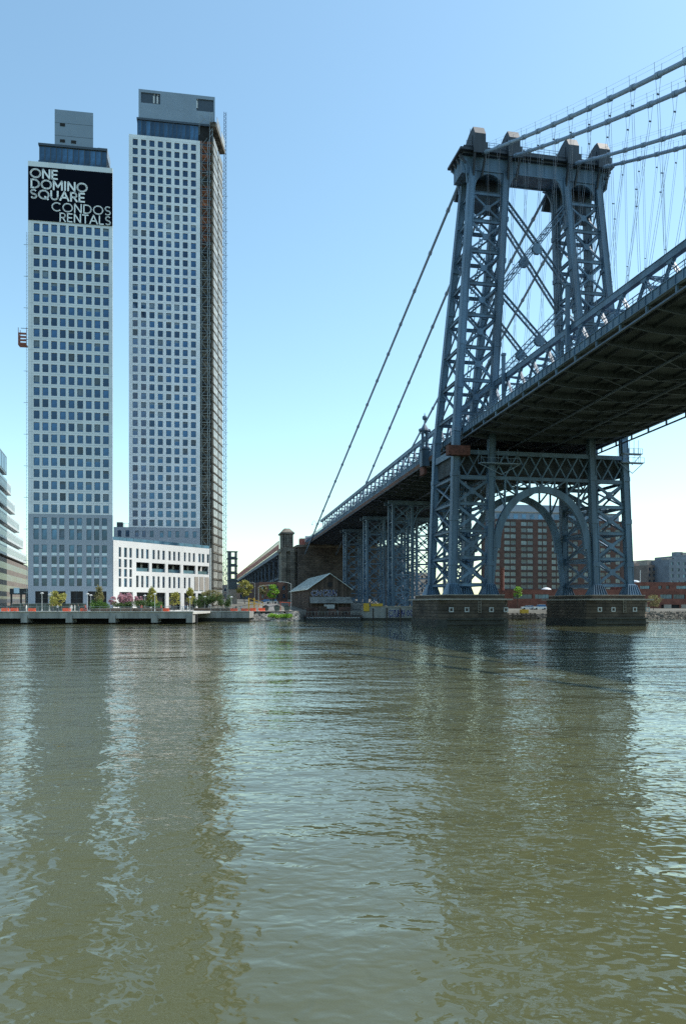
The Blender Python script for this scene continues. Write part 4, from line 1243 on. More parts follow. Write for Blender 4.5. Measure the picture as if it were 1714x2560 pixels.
# ---- white low-rise block joining the first tower
A3 = (px(283.4, 206.6), 206.6); B3 = (px(527, 240), 240.0)
loc, rz3, W3 = frame_on(A3, B3)
LB = empty('low_rise_block', loc, rz3, 'low white precast block with big terrace openings between the two towers', 'building')
ux = lambda x: u_on(A3, rz3, x / 2.613)
op = []; dk_ = []; gr = []
left3 = [(775, 792), (810, 830), (845, 862)]
rest = [(889, 906), (922, 938), (954, 971), (996, 1012), (1029, 1043), (1061, 1077), (1101, 1116), (1131, 1146), (1162, 1176), (1201, 1214), (1231, 1244), (1260, 1274), (1296, 1311), (1318, 1335), (1351, 1366)]
for a, b in left3 + rest: op.append((ux(a), ux(b), 17.7, 20.4))
for a, b in left3:
    for z0, z1 in ((14.9, 17.2), (12.3, 14.5), (9.5, 11.9)): op.append((ux(a), ux(b), z0, z1))
for a, b in rest[:11]: op.append((ux(a), ux(b), 9.5, 12.8))
for a, b in ((890, 975), (992, 1080), (1097, 1180), (1197, 1277), (1292, 1363)): dk_.append((ux(a), ux(b), 14.0, 16.6))
for a, b in ((780, 868), (893, 985), (995, 1082), (1103, 1180), (1203, 1280), (1292, 1366)): gr.append((ux(a), ux(b), 3.0, 8.1))
facade('wall', W3, 2.2, 22.2, op + dk_ + gr, M['clad_warm'], LB, depth=.5, zcuts=[8.7, 13.4, 17.1, 21.2])
put_windows(LB, op, y=.2)
for a, b, c, d in dk_:
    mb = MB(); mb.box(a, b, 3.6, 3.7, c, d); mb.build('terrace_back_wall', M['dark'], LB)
    mb = MB(); mb.box(a, b, .5, 3.6, c - .12, c - .02); mb.box(a, b, .5, 3.6, d + .02, d + .1); mb.build('terrace_slab', M['clad_dark'], LB)
    mb = MB(); mb.box(a, b, .42, .45, c + .05, c + 1.0); mb.build('glass_balustrade', M['glass_ph'], LB)
for a, b, c, d in gr:
    place('shop_window', window_mesh(b - a, d - c, 'shop_window', 'dark', mullions=[(b - a) * .33, (b - a) * .66], transoms=[(d - c) * .7]), LB, (a, .5, c))
MB().box(.05, W3 - .05, 3.75, 15, 2.0, 21.6).build('body', M['clad_warm'], LB)
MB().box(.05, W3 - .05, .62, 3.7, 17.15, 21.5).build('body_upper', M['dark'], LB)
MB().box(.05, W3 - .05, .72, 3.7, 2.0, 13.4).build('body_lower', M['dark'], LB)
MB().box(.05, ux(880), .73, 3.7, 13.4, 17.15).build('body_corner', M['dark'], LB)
mb = MB(); mb.box(.3, W3, .8, .84, 22.2, 23.2)
for k in range(16): mb.box(.3 + k * 2.55, .36 + k * 2.55, .76, .86, 22.2, 23.3)
mb.build('roof_balustrade', M['glass_ph'], LB)
# stacked facade panels still wrapped at the far corner
for k in range(3):
    MB().box(ux(1270 + k * 34), ux(1295 + k * 34), -.12, .05, 9.0, 13.2).build('wrapped_panel', M['far3'], LB)
MB().box(ux(1372), ux(1376), -.3, .1, 4, 22.4).build('corner_duct', M['lamp'], LB)

# ---- small dark concrete frame behind the hoist
A4 = (px(570, 300), 300.0); B4 = (px(592.5, 301), 301.0)
loc, rz4, W4 = frame_on(A4, B4)
CF = empty('concrete_frame', loc, rz4, 'small dark concrete frame building still open to the sky behind the hoist', 'building')
for k, (v0, v1) in enumerate(((1395, 1380), (1413, 1397), (1432, 1415), (1450, 1434), (1470, 1452))):
    z0, z1 = pz(v0, 300), pz(v1, 300)
    MB().box(-.3, W4 + .3, 0, 3, z0 - .5, z0).build('floor_slab', M['mullion'], CF)
    mb = MB(); mb.box(0, W4 * .36, 0, 2.6, z0, z1 + .1); mb.box(W4 * .80, W4, 0, 2.6, z0, z1 + .1)
    if k < 4: mb.box(W4 * .36, W4 * .8, 0, 2.6, z0, z0 + .6)
    else: mb.box(W4 * .36, W4 * .8, 0, 2.6, z0, z1)
    mb.build('wall', M['mullion'], CF)
MB().box(-.3, W4 + .3, 0, 3, pz(1380, 300), pz(1377.5, 300)).build('roof_slab', M['mullion'], CF)
MB().box(0, W4, .2, 4, 3.0, pz(1470, 300) - .5).build('plywood_hoarding', M['far3'], CF)

# ---- terraced building on the left
X0, Y0, dX, dY = px(0, 260), 260.0, -.281, .96
rz5 = math.atan2(dY, dX)
TB = empty('terraced_building', (X0, Y0, 0), rz5, 'stepped pale apartment building over a brown brick base beside the first tower', 'building')
A5 = (X0, Y0)
SL = [22.6, 28.3, 34.1, 40.0, 45.9]
ends = [66, 58, 48.5, 37.5, 27.5]
xe = [u_on(A5, rz5, e) for e in ends]
XL = -30.0
for k, (z, x1) in enumerate(zip(SL, xe)):
    f = facade('upper_wall', x1, z, z + 3.0, [(a, a + 1.5, z + .6, z + 2.6) for a in np.arange(XL + .6, x1 - 1.3, 2.6)], M['pale_clad'], TB, depth=.06, x_from=XL)
    wnd = MB()
    for a in np.arange(XL + .6, x1 - 1.3, 2.6): wnd.box(a, a + 1.5, .03, .06, z + .6, z + 2.6)
    wnd.build('window_row', M['glass'], TB)['kind'] = 'stuff'
    MB().box(XL, x1, .12, 12, z, z + 3.0).build('body', M['pale_clad'], TB)
    MB().box(XL, x1 + .3, -.12, 12, z - .35, z - .01).build('slab_edge', M['pale_clad'], TB)
    zn = SL[k + 1] if k < 4 else z + 5.9
    xb2 = x1 - 2.5
    MB().box(XL, xb2, 1.6, 11, z + 3.01, zn - .36).build('recessed_wall', M['spandrel'], TB)
    wnd = MB()
    for a in np.arange(XL + .4, xb2 - 2, 3.3): wnd.box(a, a + 1.9, 1.52, 1.59, z + 3.3, zn - .7)
    wnd.build('window_row', M['glass'], TB)['kind'] = 'stuff'
    MB().box(XL, x1 - .2, -.05, .0, z + 3.02, z + 3.9).build('glass_balustrade', M['spandrel'], TB)
xt = u_on(A5, rz5, 17)
MB().box(XL, xt, 0, 11, SL[-1] + 5.6, SL[-1] + 12.2).build('top_volume', M['pale_clad'], TB)
wnd = MB()
for a in np.arange(XL + 1, xt - 3, 4.0): wnd.box(a, a + 3.0, -.1, -.02, SL[-1] + 6.3, SL[-1] + 11.4)
wnd.build('window_row', M['glass'], TB)['kind'] = 'stuff'
xb3 = u_on(A5, rz5, 78)
opn = []
for r in range(4):
    for a in np.arange(XL + .5, xb3 - 2, 2.6): opn.append((a, a + 1.6, 5.2 + r * 4.05, 7.5 + r * 4.05))
facade('brick_base', xb3, 2.0, 21.2, opn, M['brown_clad'], TB, depth=.06, x_from=XL)
wnd = MB()
for a, b, c, d in opn: wnd.box(a, b, .03, .06, c, d)
wnd.build('window_row', M['glass'], TB)['kind'] = 'stuff'
MB().box(XL, xb3, .12, 14, 2.0, 21.2).build('brick_body', M['brown_clad'], TB)
MB().box(XL, xb3 - 3, 1.2, 12, 21.21, 22.2).build('recessed_storey', M['dark'], TB)

# ---- dark steel canopy between the terraced building and the tower
CN = empty('park_canopy', (px(40, 222), 222, 0), 0, 'black steel canopy on posts with a small blue sign, beside the first tower', 'canopy')
w = px(78, 222) - px(24, 222)
MB().box(-w * .3, w * .75, 0, 6, 7.6, 9.3).build('canopy_roof', M['black'], CN)
for x in (-w * .25, w * .2, w * .7): MB().box(x - .2, x + .2, .3, .7, 2.4, 7.6).build('post', M['black'], CN)
MB().box(w * .1, w * .75, 5, 6, 2.4, 7.6).build('back_wall', M['dark'], CN)
MB().box(-.6, 1.0, -.08, 0, 7.9, 9.5).build('sign_panel', M['spandrel'], CN)

# ---- brick apartment block seen through the portal arch
A6 = (px(1230, 360), 360.0); B6 = (px(1566, 372), 372.0)
loc, rz6, W6 = frame_on(A6, B6)
BB = empty('brick_apartment_block', loc, rz6, 'red brick apartment slab with paired windows seen through the bridge arch', 'building')
ZB6 = pz(1298, 362)
bays = [(1238, 1249), (1260, 1274), (1275.5, 1289), (1302, 1316), (1317.5, 1332), (1344.5, 1355), (1356.5, 1367), (1378.5, 1390), (1391.5, 1403), (1418, 1430), (1432, 1444), (1460, 1472), (1474, 1486), (1500, 1512), (1514, 1526), (1538, 1550)]
opn = []
for r in range(12):
    for a, b in bays: opn.append((u_on(A6, rz6, a), u_on(A6, rz6, b), ZB6 - 3.1 - r * 3.0, ZB6 - 1.2 - r * 3.0))
facade('wall', W6, 2, ZB6, opn, M['brick'], BB, depth=.3)
def bw(w, h):
    return window_mesh(w, h, 'window', 'glass_far', mullions=[w * .5], transoms=[h * .3], frame='mech', fr=.08)
wc = {}
for o in opn:
    k = (round(o[1] - o[0], 1)); 
    if k not in wc: wc[k] = bw(o[1] - o[0], 1.9)
    place('window', wc[k], BB, (o[0], .1, o[2]))
for r in range(12):
    for a, b in ((1260, 1289), (1302, 1332), (1344.5, 1367), (1378.5, 1403), (1418, 1444), (1460, 1486)):
        MB().box(u_on(A6, rz6, a), u_on(A6, rz6, b), -.03, -.005, ZB6 - 1.15 - r * 3.0, ZB6 - .15 - r * 3.0).build('spandrel', M['spandrel_dark'], BB)
MB().box(0, W6, .35, 15, 2, ZB6 - .1).build('body', M['brick'], BB)
MB().box(2, W6 - 3, 2.0, 14, ZB6, ZB6 + 3.4).build('setback_storey', M['mech'], BB)
for k in range(14): MB().box(3 + k * 4.2, 5.2 + k * 4.2, 1.9, 1.99, ZB6 + .5, ZB6 + 2.6).build('window', M['glass'], BB)
MB().box(1.6, W6 - 3.4, 1.6, 14, ZB6 + 3.4, ZB6 + 3.9).build('parapet', M['coping'], BB)
MB().box(6, W6 - 8, 4.5, 13, ZB6 + 3.9, ZB6 + 7.6).build('roof_plant', M['mech'], BB)

# ---- long low brick building by the water, right
A7 = (px(1262, 292), 292.0); B7 = (px(1800, 292), 296.0)
loc, rz7, W7 = frame_on(A7, B7)
LW = empty('brick_warehouse', loc, rz7, 'long low red brick building with ribbon windows behind the stone piers', 'building')
z_ = lambda v: pz(v, 292)
opn = []
for a, b, v0, v1 in ((1283, 1330, 1497, 1486), (1337, 1372, 1497, 1486), (1599, 1624, 1472, 1464), (1645, 1654, 1472, 1464), (1664, 1673, 1472, 1464), (1690, 1740, 1472, 1464), (1650, 1680, 1497, 1486), (1683, 1712, 1497, 1486), (1716, 1745, 1497, 1486)):
    opn.append((u_on(A7, rz7, a), u_on(A7, rz7, b), z_(v0), z_(v1)))
dr = []
for a, b in ((1652, 1658), (1678, 1698), (1702, 1712)): dr.append((u_on(A7, rz7, a), u_on(A7, rz7, b), 2.2, z_(1512)))
xstep = u_on(A7, rz7, 1576)
facade('wall', W7, 1.8, z_(1455), opn[2:] + dr, M['brick2'], LW, depth=.4, x_from=xstep)
facade('wall_low', xstep, 1.8, z_(1474), opn[:2], M['brick2'], LW, depth=.4)
for a, b, c, d in opn: place('window', window_mesh(b - a, d - c, 'window', 'glass', mullions=[(b - a) * k / 4 for k in (1, 2, 3)]), LW, (a, .2, c))
for a, b, c, d in dr: MB().box(a, b, .3, .4, c, d).build('loading_door', M['dark'], LW)
for a, b in ((1658.5, 1677), (1702, 1725)): MB().box(u_on(A7, rz7, a), u_on(A7, rz7, b), -.15, -.01, z_(1521), z_(1511.5)).build('pale_shutter', M['far3'], LW)
MB().box(xstep + .05, W7, .45, 20, 1.8, z_(1455) - .4).build('body', M['brick2'], LW)
MB().box(0, xstep, .45, 20, 1.8, z_(1474) - .3).build('body_low', M['brick2'], LW)
MB().lathe([(.8, 0), (.8, 8.5), (.95, 8.6), (.95, 9.2)], (u_on(A7, rz7, 1265), 6, z_(1474) - .5), 10).build('chimney', M['brick2'], LW)
for u in (1600, 1375): MB().lathe([(2.0, -.6), (2.0, 0), (1.7, .45), (1.0, .8), (.2, .95)], (u_on(A7, rz7, u), 5, z_(1455 if u > 1576 else 1474)), 12).build('roof_dome', M['car_white'], LW)
MB().bar((u_on(A7, rz7, 1611), 4, z_(1456)), (u_on(A7, rz7, 1611), 4, z_(1424)), .25).build('roof_mast', M['lamp'], LW)

# ---- far skyline on the right
def far_block(name, label, u0, u1, vtop, Y, m, depth=25, cols=4, rows=5, tanks=()):
    A = (px(u0, Y), Y); B = (px(u1, Y), Y + 6)
    loc, rz, W = frame_on(A, B)
    e = empty(name, loc, rz, label, 'building', 'buildings on the far skyline')
    z1 = pz(vtop, Y)
    op = []
    for r in range(rows):
        for c in range(cols):
            a = W * (c + .3) / cols; op.append((a, a + W * .38 / cols, z1 - 3.4 - r * 3.6, z1 - 1.6 - r * 3.6))
    facade('wall', W, 3, z1, op, m, e, depth=.5)
    for a, b, c, d in op: MB().box(a, b, .4, .5, c, d).build('window', M['glass'], e)
    MB().box(.05, W - .05, .6, depth, 3, z1 - .2).build('body', m, e)
    for (uu, vv, w, mm) in tanks:
        x = (px(uu, Y) - A[0]); MB().box(x, x + w, 3, 3 + w, z1 - .3, pz(vv, Y)).build('roof_block', mm, e)
    return e
far_block('skyline_block', 'brown brick walk-up on the far skyline with a round grey rooftop block', 1578, 1625, 1408, 470, M['far1'], tanks=((1580, 1401, 7, M['far3']), (1628, 1399, 7, M['far3'])))
far_block('skyline_block', 'dark brown far skyline block with a tan rooftop bulkhead', 1618, 1683, 1412, 450, M['far1'], cols=5, tanks=((1629, 1399, 6.6, M['far3']),))
far_block('skyline_block', 'blue-grey far apartment block with stepped roof boxes on the skyline', 1672, 1760, 1398, 440, M['far2'], cols=5, tanks=((1676, 1394, 5, M['far3']), (1690, 1390, 14, M['far2'])))
far_block('skyline_block', 'tall pale blue block rising behind the blue-grey one on the skyline', 1694, 1780, 1388, 520, M['far2'], cols=6, tanks=((1698, 1379, 5, M['far2']), (1710, 1380, 6, M['far3'])))
for nm, lab, u0, u1, vt, Y, m in (('street_house', 'dark brown low house under the approach viaduct beside the wide yellow street tree', 556, 606, 1462, 420, 'far1'), ('street_house', 'grey low house under the approach viaduct behind the thin olive tree', 604, 650, 1458, 440, 'far2'),
                                ('street_house', 'brick low house against the anchorage behind the fresh green tree', 648, 716, 1455, 330, 'brick')):
    far_block(nm, lab, u0, u1, vt, Y, M[m], depth=14, cols=4, rows=2)['group'] = 'houses under the approach'
far_block('skyline_block', 'tan far block just showing between the tower legs', 1025, 1075, 1432, 420, M['far3'], cols=4)

# ------------------------------------------------------------------ waterfront
# esplanade: concrete deck on caps, open and dark underneath
ES_Y, ES_Z = 181.0, 2.9
es = MB()
xr = px(482, ES_Y)
es.box(-420, xr, ES_Y, 219, 2.35, ES_Z)
esp = es.build('esplanade', M['concrete_lt'], None); esp['kind'] = 'structure'
fb = MB(); fb.box(-420, xr + .02, ES_Y - .25, ES_Y - .005, 1.35, ES_Z - .22); fb.build('fascia_beam', M['concrete'], esp)
cs = MB(); cs.box(-420, xr + .1, ES_Y - .45, ES_Y + .35, ES_Z + .004, ES_Z + .16); cs.build('kerb_coping', M['concrete_lt'], esp)
for u in (-50, 62, 174, 281.5, 387, 474):
    x = px(u, ES_Y); c = MB(); c.box(x - .75, x + .75, ES_Y - .55, ES_Y + 3, .35, 2.1); c.build('pile_cap', M['concrete'], esp)
    for dx in (-.4, .4):
        c = MB(); c.tube([(x + dx, ES_Y + .6, -3), (x + dx, ES_Y + .6, .36)], .3, 8); c.build('pile', M['tidal'], esp)
bk = MB(); bk.box(-420, xr, ES_Y + 5, ES_Y + 6, -2, 2.35); bk.build('seawall', M['dark'], esp)  # near-black wall colour stands in for the shade under the deck
# second, solid bulkhead
x0, x1 = xr, px(623, 205)
b2 = MB(); b2.box(x0 - 8, x1, 205, 219, 1.0, 2.7); bw2 = b2.build('bulkhead', M['concrete'], None); bw2['kind'] = 'structure'
MB().box(x0 - 8, x1, 205.2, 206, -2, .98).build('bulkhead_foot', M['tidal'], bw2)
MB().box(x0 - 8, x1 + .1, 204.8, 205.5, 2.704, 2.9).build('bulkhead_coping', M['concrete_lt'], bw2)
for k in range(3): MB().box(x0 + 3 + k * 4.5, x0 + 3.06 + k * 4.5, 204.97, 204.998, 1.0, 2.7).build('joint', M['tidal'], bw2)

# railing along the esplanade edge
def railing(name, label, xa, xb, Y, z, h=1.1, step=2.4, m='scaffold', group=None):
    e = empty(name, (xa, Y, z), 0, label, 'railing', group)
    L = xb - xa
    MB().bar((0, 0, h), (L, 0, h), .09, .07).build('top_rail', M[m], e)
    mid = MB(); mid.bar((0, 0, h * .62), (L, 0, h * .62), .035); mid.bar((0, 0, h * .3), (L, 0, h * .3), .035); mid.build('wire', M[m], e)
    pm = MB(); pm.box(-.04, .04, -.04, .04, 0, h); pm = pm.mesh('post', M[m])
    n = int(L / step)
    for k in range(n + 1): place('post', pm, e, (L * k / n, 0, 0))
    return e
railing('esplanade_railing', 'grey metal railing along the edge of the concrete esplanade', px(-60, ES_Y), xr, ES_Y + .1, ES_Z + .16)
railing('bulkhead_railing', 'thin metal railing along the set-back bulkhead past the esplanade end', x0, x1, 205.4, 2.9)

# mesh site fence behind the walk
sf = empty('site_fence', (px(30, 196), 196, ES_Z), 0, 'dark green mesh site fence in front of the first tower', 'fence')
L = px(216, 196) - px(30, 196)
n = 9
for k in range(n):
    MB().box(L * k / n + .04, L * (k + 1) / n - .04, 0, .03, .1, 1.95).build('mesh_panel', M['fence'], sf)
for k in range(n + 1): MB().box(L * k / n - .04, L * k / n + .04, -.03, .05, 0, 2.1).build('post', M['scaffold'], sf)
MB().bar((0, 0, 2.05), (L, 0, 2.05), .06).build('top_rail', M['scaffold'], sf)

# planters and seat walls
for k, (u0, u1, Y, z, h, lab) in enumerate(((268, 332, 189, ES_Z, 1.0, 'long brown planter wall under the pink blossom tree'), (336, 402, 189.5, ES_Z, 1.0, 'brown planter wall under the dark green shrubs before the low block'),
                                            (484, 575, 208, 2.7, 1.1, 'grey planter wall along the set-back bulkhead under the big shrubs'), (226, 266, 190, ES_Z, .9, 'short brown planter wall under the bright green shrub'))):
    p = empty('planter', (px(u0, Y), Y, z), 0, lab, 'planter', 'planters on the esplanade')
    L = px(u1, Y) - px(u0, Y)
    MB().box(0, L, 0, 3.4, 0, h * .8).build('box', M['planter'], p)
    MB().box(-.08, L + .08, -.1, .4, h * .8, h * .92).build('cap', M['coping'], p)
    MB().box(.3, L - .3, .45, 3.2, h * .8, h * .86).build('soil', M['ground'], p)

# lamps
def park_lamp(x, Y, z, h, label):
    e = empty('park_lamp', (x, Y, z), 0, label, 'lamp', 'lamps along the esplanade')
    MB().lathe([(.13, 0), (.13, .5), (.07, .6), (.06, h - .4)], n=8).build('pole', M['lamp'], e)
    MB().lathe([(.09, h - .4), (.12, h - .15), (.42, h - .1), (.45, h), (.25, h + .14), (.05, h + .2)], n=12).build('lamp_head', M['lamp'], e)
    return e
for u, vt, Y, lab in ((105, 1483, 188, 'pale park lamp post standing alone left of the round yellow tree'), (124, 1486, 194, 'pale park lamp post touching the round yellow tree'),
                      (219, 1485, 190, 'pale park lamp post left of the bright green shrub'), (227, 1488, 197, 'shorter-looking lamp post behind the one by the green shrub'),
                      (362, 1489, 196, 'lamp post between the pink blossom and the dark shrubs'), (387, 1485, 189, 'pale lamp post in front of the slim yellow tree'),
                      (475, 1493, 200, 'lamp post beside the yellow climbing plants'), (512, 1492, 209, 'lamp post rising out of the big dark shrubs'), (578, 1493, 208, 'lamp post at the end of the big shrub bed')):
    zg = ES_Z if u < 482 else 2.75
    park_lamp(px(u, Y), Y, zg, pz(vt, Y) - zg, lab)

# trees
def leaves(n, blobs, size, flat=.5):
    """n small leaf quads spread through a set of clumps (x,y,z,rx,rz)"""
    w = np.array([b[3] * b[3] * b[4] for b in blobs]); w = w / w.sum()
    idx = rng.choice(len(blobs), n, p=w); B = np.array(blobs)[idx]
    d = rng.normal(size=(n, 3)); d /= np.linalg.norm(d, axis=1)[:, None]
    r = rng.random(n) ** .45
    c = B[:, :3] + d * r[:, None] * np.stack([B[:, 3], B[:, 3], B[:, 4]], 1)
    a = rng.normal(size=(n, 3)); a /= np.linalg.norm(a, axis=1)[:, None]
    b = np.cross(a, rng.normal(size=(n, 3))); b /= np.linalg.norm(b, axis=1)[:, None]
    s = size * (.6 + .8 * rng.random(n))[:, None]
    v = np.stack([c - a * s, c + b * s * .6, c + a * s, c - b * s * .6], 1).reshape(-1, 3)
    f = np.arange(4 * n).reshape(-1, 4)
    return v, f
def crown(name, mat_, n, blobs, size, parent):
    v, f = leaves(n, blobs, size)
    me = bpy.data.meshes.new(name)
    me.from_pydata(v.tolist(), [], f.tolist()); me.materials.append(mat_)
    panel_attr(me, rng.random(n).tolist())
    return place(name, me, parent)
def tree(name, label, x, Y, z, h, r, m, n=900, trunk=.35, size=.28, shape='round', cat='tree', group=None):
    e = empty(name, (x, Y, z), 0, label, cat, group)
    blobs = []
    k = 26 if shape != 'slim' else 18
    for i in range(k):
        t = random.random(); a = random.random() * 6.28
        if shape == 'round': zz = h * (trunk + (1 - trunk) * (.15 + .7 * t)); rr = r * .62 * math.sqrt(max(.1, 1 - (2 * t - 1) ** 2))
        elif shape == 'slim': zz = h * (trunk + (1 - trunk) * (.1 + .8 * t)); rr = r * .5 * (1.15 - t)
        else: zz = h * (.25 + .5 * t); rr = r * .7
        q = r * random.uniform(.16, .36)
        blobs.append((rr * math.cos(a), rr * math.sin(a) * .8, zz, q, q * (.75 if shape != 'slim' else 1.3)))
    tk = MB(); top = Vector((0, 0, h * (trunk + .35)))
    tk.tube([(0, 0, -.3), (random.uniform(-.1, .1) * r, 0, h * trunk * .6), top], max(.07, h * .022), 6, max(.03, h * .008))
    for b in blobs[:9]:
        tk.tube([top * random.uniform(.5, .9), Vector(b[:3]) * .6 + Vector((0, 0, h * trunk * .35)), b[:3]], max(.04, h * .009), 5, .015)
    tk.build('trunk', M['bark'], e)
    crown('crown', m, n, blobs, size, e)
    return e
def shrub(label, x, Y, z, w, h, m, n=700, size=.16, group='shrubs on the waterfront'):
    e = empty('shrub', (x, Y, z), 0, label, 'shrub', group)
    w, h, z = w * 1.15, h * 1.35, z
    blobs = [(random.uniform(-.5, .5) * w * .8, random.uniform(-.5, .5) * min(w, 2.4) * .7, h * random.uniform(.25, .68), w * random.uniform(.13, .2) + .15, h * random.uniform(.22, .34)) for _ in range(max(6, int(w * 2.2)))]
    tk = MB()
    for b in blobs: tk.tube([(b[0] * .5, b[1] * .5, -.15), b[:3]], .045, 5, .02)
    tk.build('stems', M['bark'], e)
    crown('foliage', m, n, blobs, size, e)
Yp = 191
def TR(label, u, vt, Y, zg, wpx, m, **k):
    h = pz(vt, Y) - zg
    tree(k.pop('name', 'park_tree'), label, px(u, Y), Y, zg, h * 1.06, wpx * Y / FPX / 2 * 1.22, M[m], **k)
TR('round yellow-green tree in front of the first tower entrance', 143, 1478, 192, ES_Z, 46, 'leaf_yellow', n=1300, trunk=.16, size=.2)
TR('slim olive-yellow tree rising from the bright green shrub', 246, 1465, 192, ES_Z + .7, 36, 'leaf_olive', n=900, trunk=.2, shape='slim', size=.2)
TR('pink blossoming cherry tree before the white low block', 314, 1482, 192, ES_Z + .7, 40, 'leaf_pink', n=1100, trunk=.3, size=.2)
TR('small pink cherry tree at the corner of the first tower', 282, 1492, 194, ES_Z + .3, 20, 'leaf_pink', n=450, trunk=.35, size=.18)
TR('small pink cherry tree left of the slim yellow tree', 346, 1488, 194, ES_Z + .7, 22, 'leaf_pink', n=450, trunk=.35, size=.18)
TR('slim yellow tree in front of the low white block', 381, 1466, 193, ES_Z + .7, 32, 'leaf_yellow', n=900, trunk=.22, shape='slim', size=.2)
TR('yellow tree before the fourth ground-floor bay of the low block', 437, 1480, 214, 2.6, 30, 'leaf_yellow', n=800, trunk=.2, size=.2)
TR('yellow tree before the last ground-floor bay of the low block', 476, 1470, 217, 2.6, 34, 'leaf_yellow', n=900, trunk=.25, shape='slim', size=.2)
TR('wide olive tree above the big shrub bed by the hoist base', 528, 1474, 216, 2.7, 50, 'leaf_olive', n=1100, trunk=.35, size=.22)
TR('wide yellow-green street tree beyond the concrete frame', 613, 1452, 300, 4.4, 44, 'leaf_yellow', n=1300, trunk=.3, size=.3)
TR('thin olive street tree between the yellow tree and the fresh green tree', 655, 1462, 320, 5, 24, 'leaf_olive', n=700, trunk=.3, size=.28)
TR('fresh green street tree beside the anchorage', 682, 1462, 290, 4.6, 30, 'leaf_bright', n=1100, trunk=.22, size=.28)
TR('bare brownish bush-like tree at the right-hand pier end', 1634, 1486, 248, 2.4, 38, 'leaf_olive', n=900, trunk=.2, size=.16)
TR('small yellow tree on the low brick building roof line behind the arch', 1294, 1466, 289, 3.0, 24, 'leaf_bright', n=500, trunk=.4, size=.22)
zs = ES_Z + .75
shrub('bright green shrub mound around the slim olive tree', px(247, 190.5), 190.8, zs - .6, 3.9, 2.5, M['leaf_green'], 1500)
shrub('dark green shrub mound under the large pink cherry', px(306, 190), 190.3, zs, 3.9, 1.5, M['leaf_dark'], 1000)
shrub('wide dark green shrub mound left of the slim yellow tree', px(357, 190.5), 190.8, zs, 4.4, 1.9, M['leaf_dark'], 1300)
shrub('mid green shrub mound right of the slim yellow tree', px(390, 190.5), 190.6, zs - .1, 3.2, 1.5, M['leaf_green'], 900)
shrub('big dark shrub at the left of the bulkhead bed', px(505, 209), 209.3, 3.4, 5.0, 3.2, M['leaf_dark'], 1300)
shrub('big dark shrub in the middle of the bulkhead bed', px(535, 209), 209.5, 3.4, 4.6, 3.6, M['leaf_dark'], 1300)
shrub('big olive green shrub at the hoist end of the bulkhead bed', px(561, 209), 209.3, 3.4, 3.6, 3.0, M['leaf_dark'], 1000)
shrub('bright green weeds growing on the riprap slope', px(700, 212), 212.6, .75, 5.6, 1.15, M['leaf_bright'], 1800)

# riprap
def rocks(name, xa, xb, ya, yb, n, smax, zfun):
    mb = MB(); tones = []
    for _ in range(n):
        x = random.uniform(xa, xb); t = random.random(); y = ya + (yb - ya) * t
        s = smax * random.uniform(.35, 1); c = Vector((x, y, zfun(t)))
        vs = []
        for dx, dy, dz in ((-1, -1, -1), (1, -1, -1), (1, 1, -1), (-1, 1, -1), (-1, -1, 1), (1, -1, 1), (1, 1, 1), (-1, 1, 1)):
            k = .55 if dz > 0 else 1
            vs.append(c + Vector((dx * s * .55 * k * random.uniform(.7, 1.2), dy * s * .5 * k * random.uniform(.7, 1.2), dz * s * .38 * random.uniform(.7, 1.2))))
        mb.add(vs, BOXF); tones += [random.random()] * 6
    o = mb.build(name, M['rock']); panel_attr(o.data, tones); o['kind'] = 'stuff'; tag(o, 'pale broken riprap stones sloping down to the water', 'rocks'); return o
rocks('riprap', px(622, 214), px(745, 216), 211.0, 217.5, 520, 1.35, lambda t: -.2 + 2.5 * t)
o = rocks('riprap', px(1600, 238), px(1850, 236), 235.0, 243.5, 500, 1.3, lambda t: -.2 + 2.4 * t); o.data.materials[0] = M['rock_tan']; o['label'] = 'tan riprap stones and driftwood on the shore right of the piers'
o = rocks('riprap', px(1262, 238), px(1376, 240), 236.5, 243, 240, .9, lambda t: -.3 + 1.9 * t)
o.data.materials[0] = M['rock_dark']; o['label'] = 'riprap stones on the shore seen between the two piers'

JT = empty('timber_jetty', (px(1256, 234), 234, 0), R(3), 'low dark timber jetty on the shore between the two piers', 'jetty')
for k in range(2): MB().box(0, 10.5, -.15 + k * .02, .2, .25 + k * .75, .75 + k * .75).build('waling', M['wood'], JT)
for k in range(8): MB().tube([(.4 + k * 1.4, .3, -2), (.4 + k * 1.4, .3, 2.0)], .2, 7).build('pile', M['wood'], JT)
MB().box(0, 10.5, .2, 3.0, 1.7, 1.85).build('deck', M['wood'], JT)
MB().box(6.6, 9.0, 3.0, 4.6, 1.86, 3.0).build('yellow_crate', M['yellow'], JT)
# street running inland under the approach
st_ = MB()
pts = [(px(640, 224), 224), (px(700, 226), 226), (px(690, 330), 330), (px(655, 330), 330)]
st_.add([(x, y, ground_z(x, y) + .22) for x, y in pts], [(0, 1, 2, 3)]); tag(st_.build('street', M['asphalt']), kind='structure')
yd = MB(); pts = [(px(626, 215), 215), (px(730, 217), 217), (px(728, 226), 226), (px(630, 226), 226)]
yd.add([(x, y, 2.75) for x, y in pts], [(0, 1, 2, 3)]); tag(yd.build('yard', M['concrete_lt']), kind='structure')

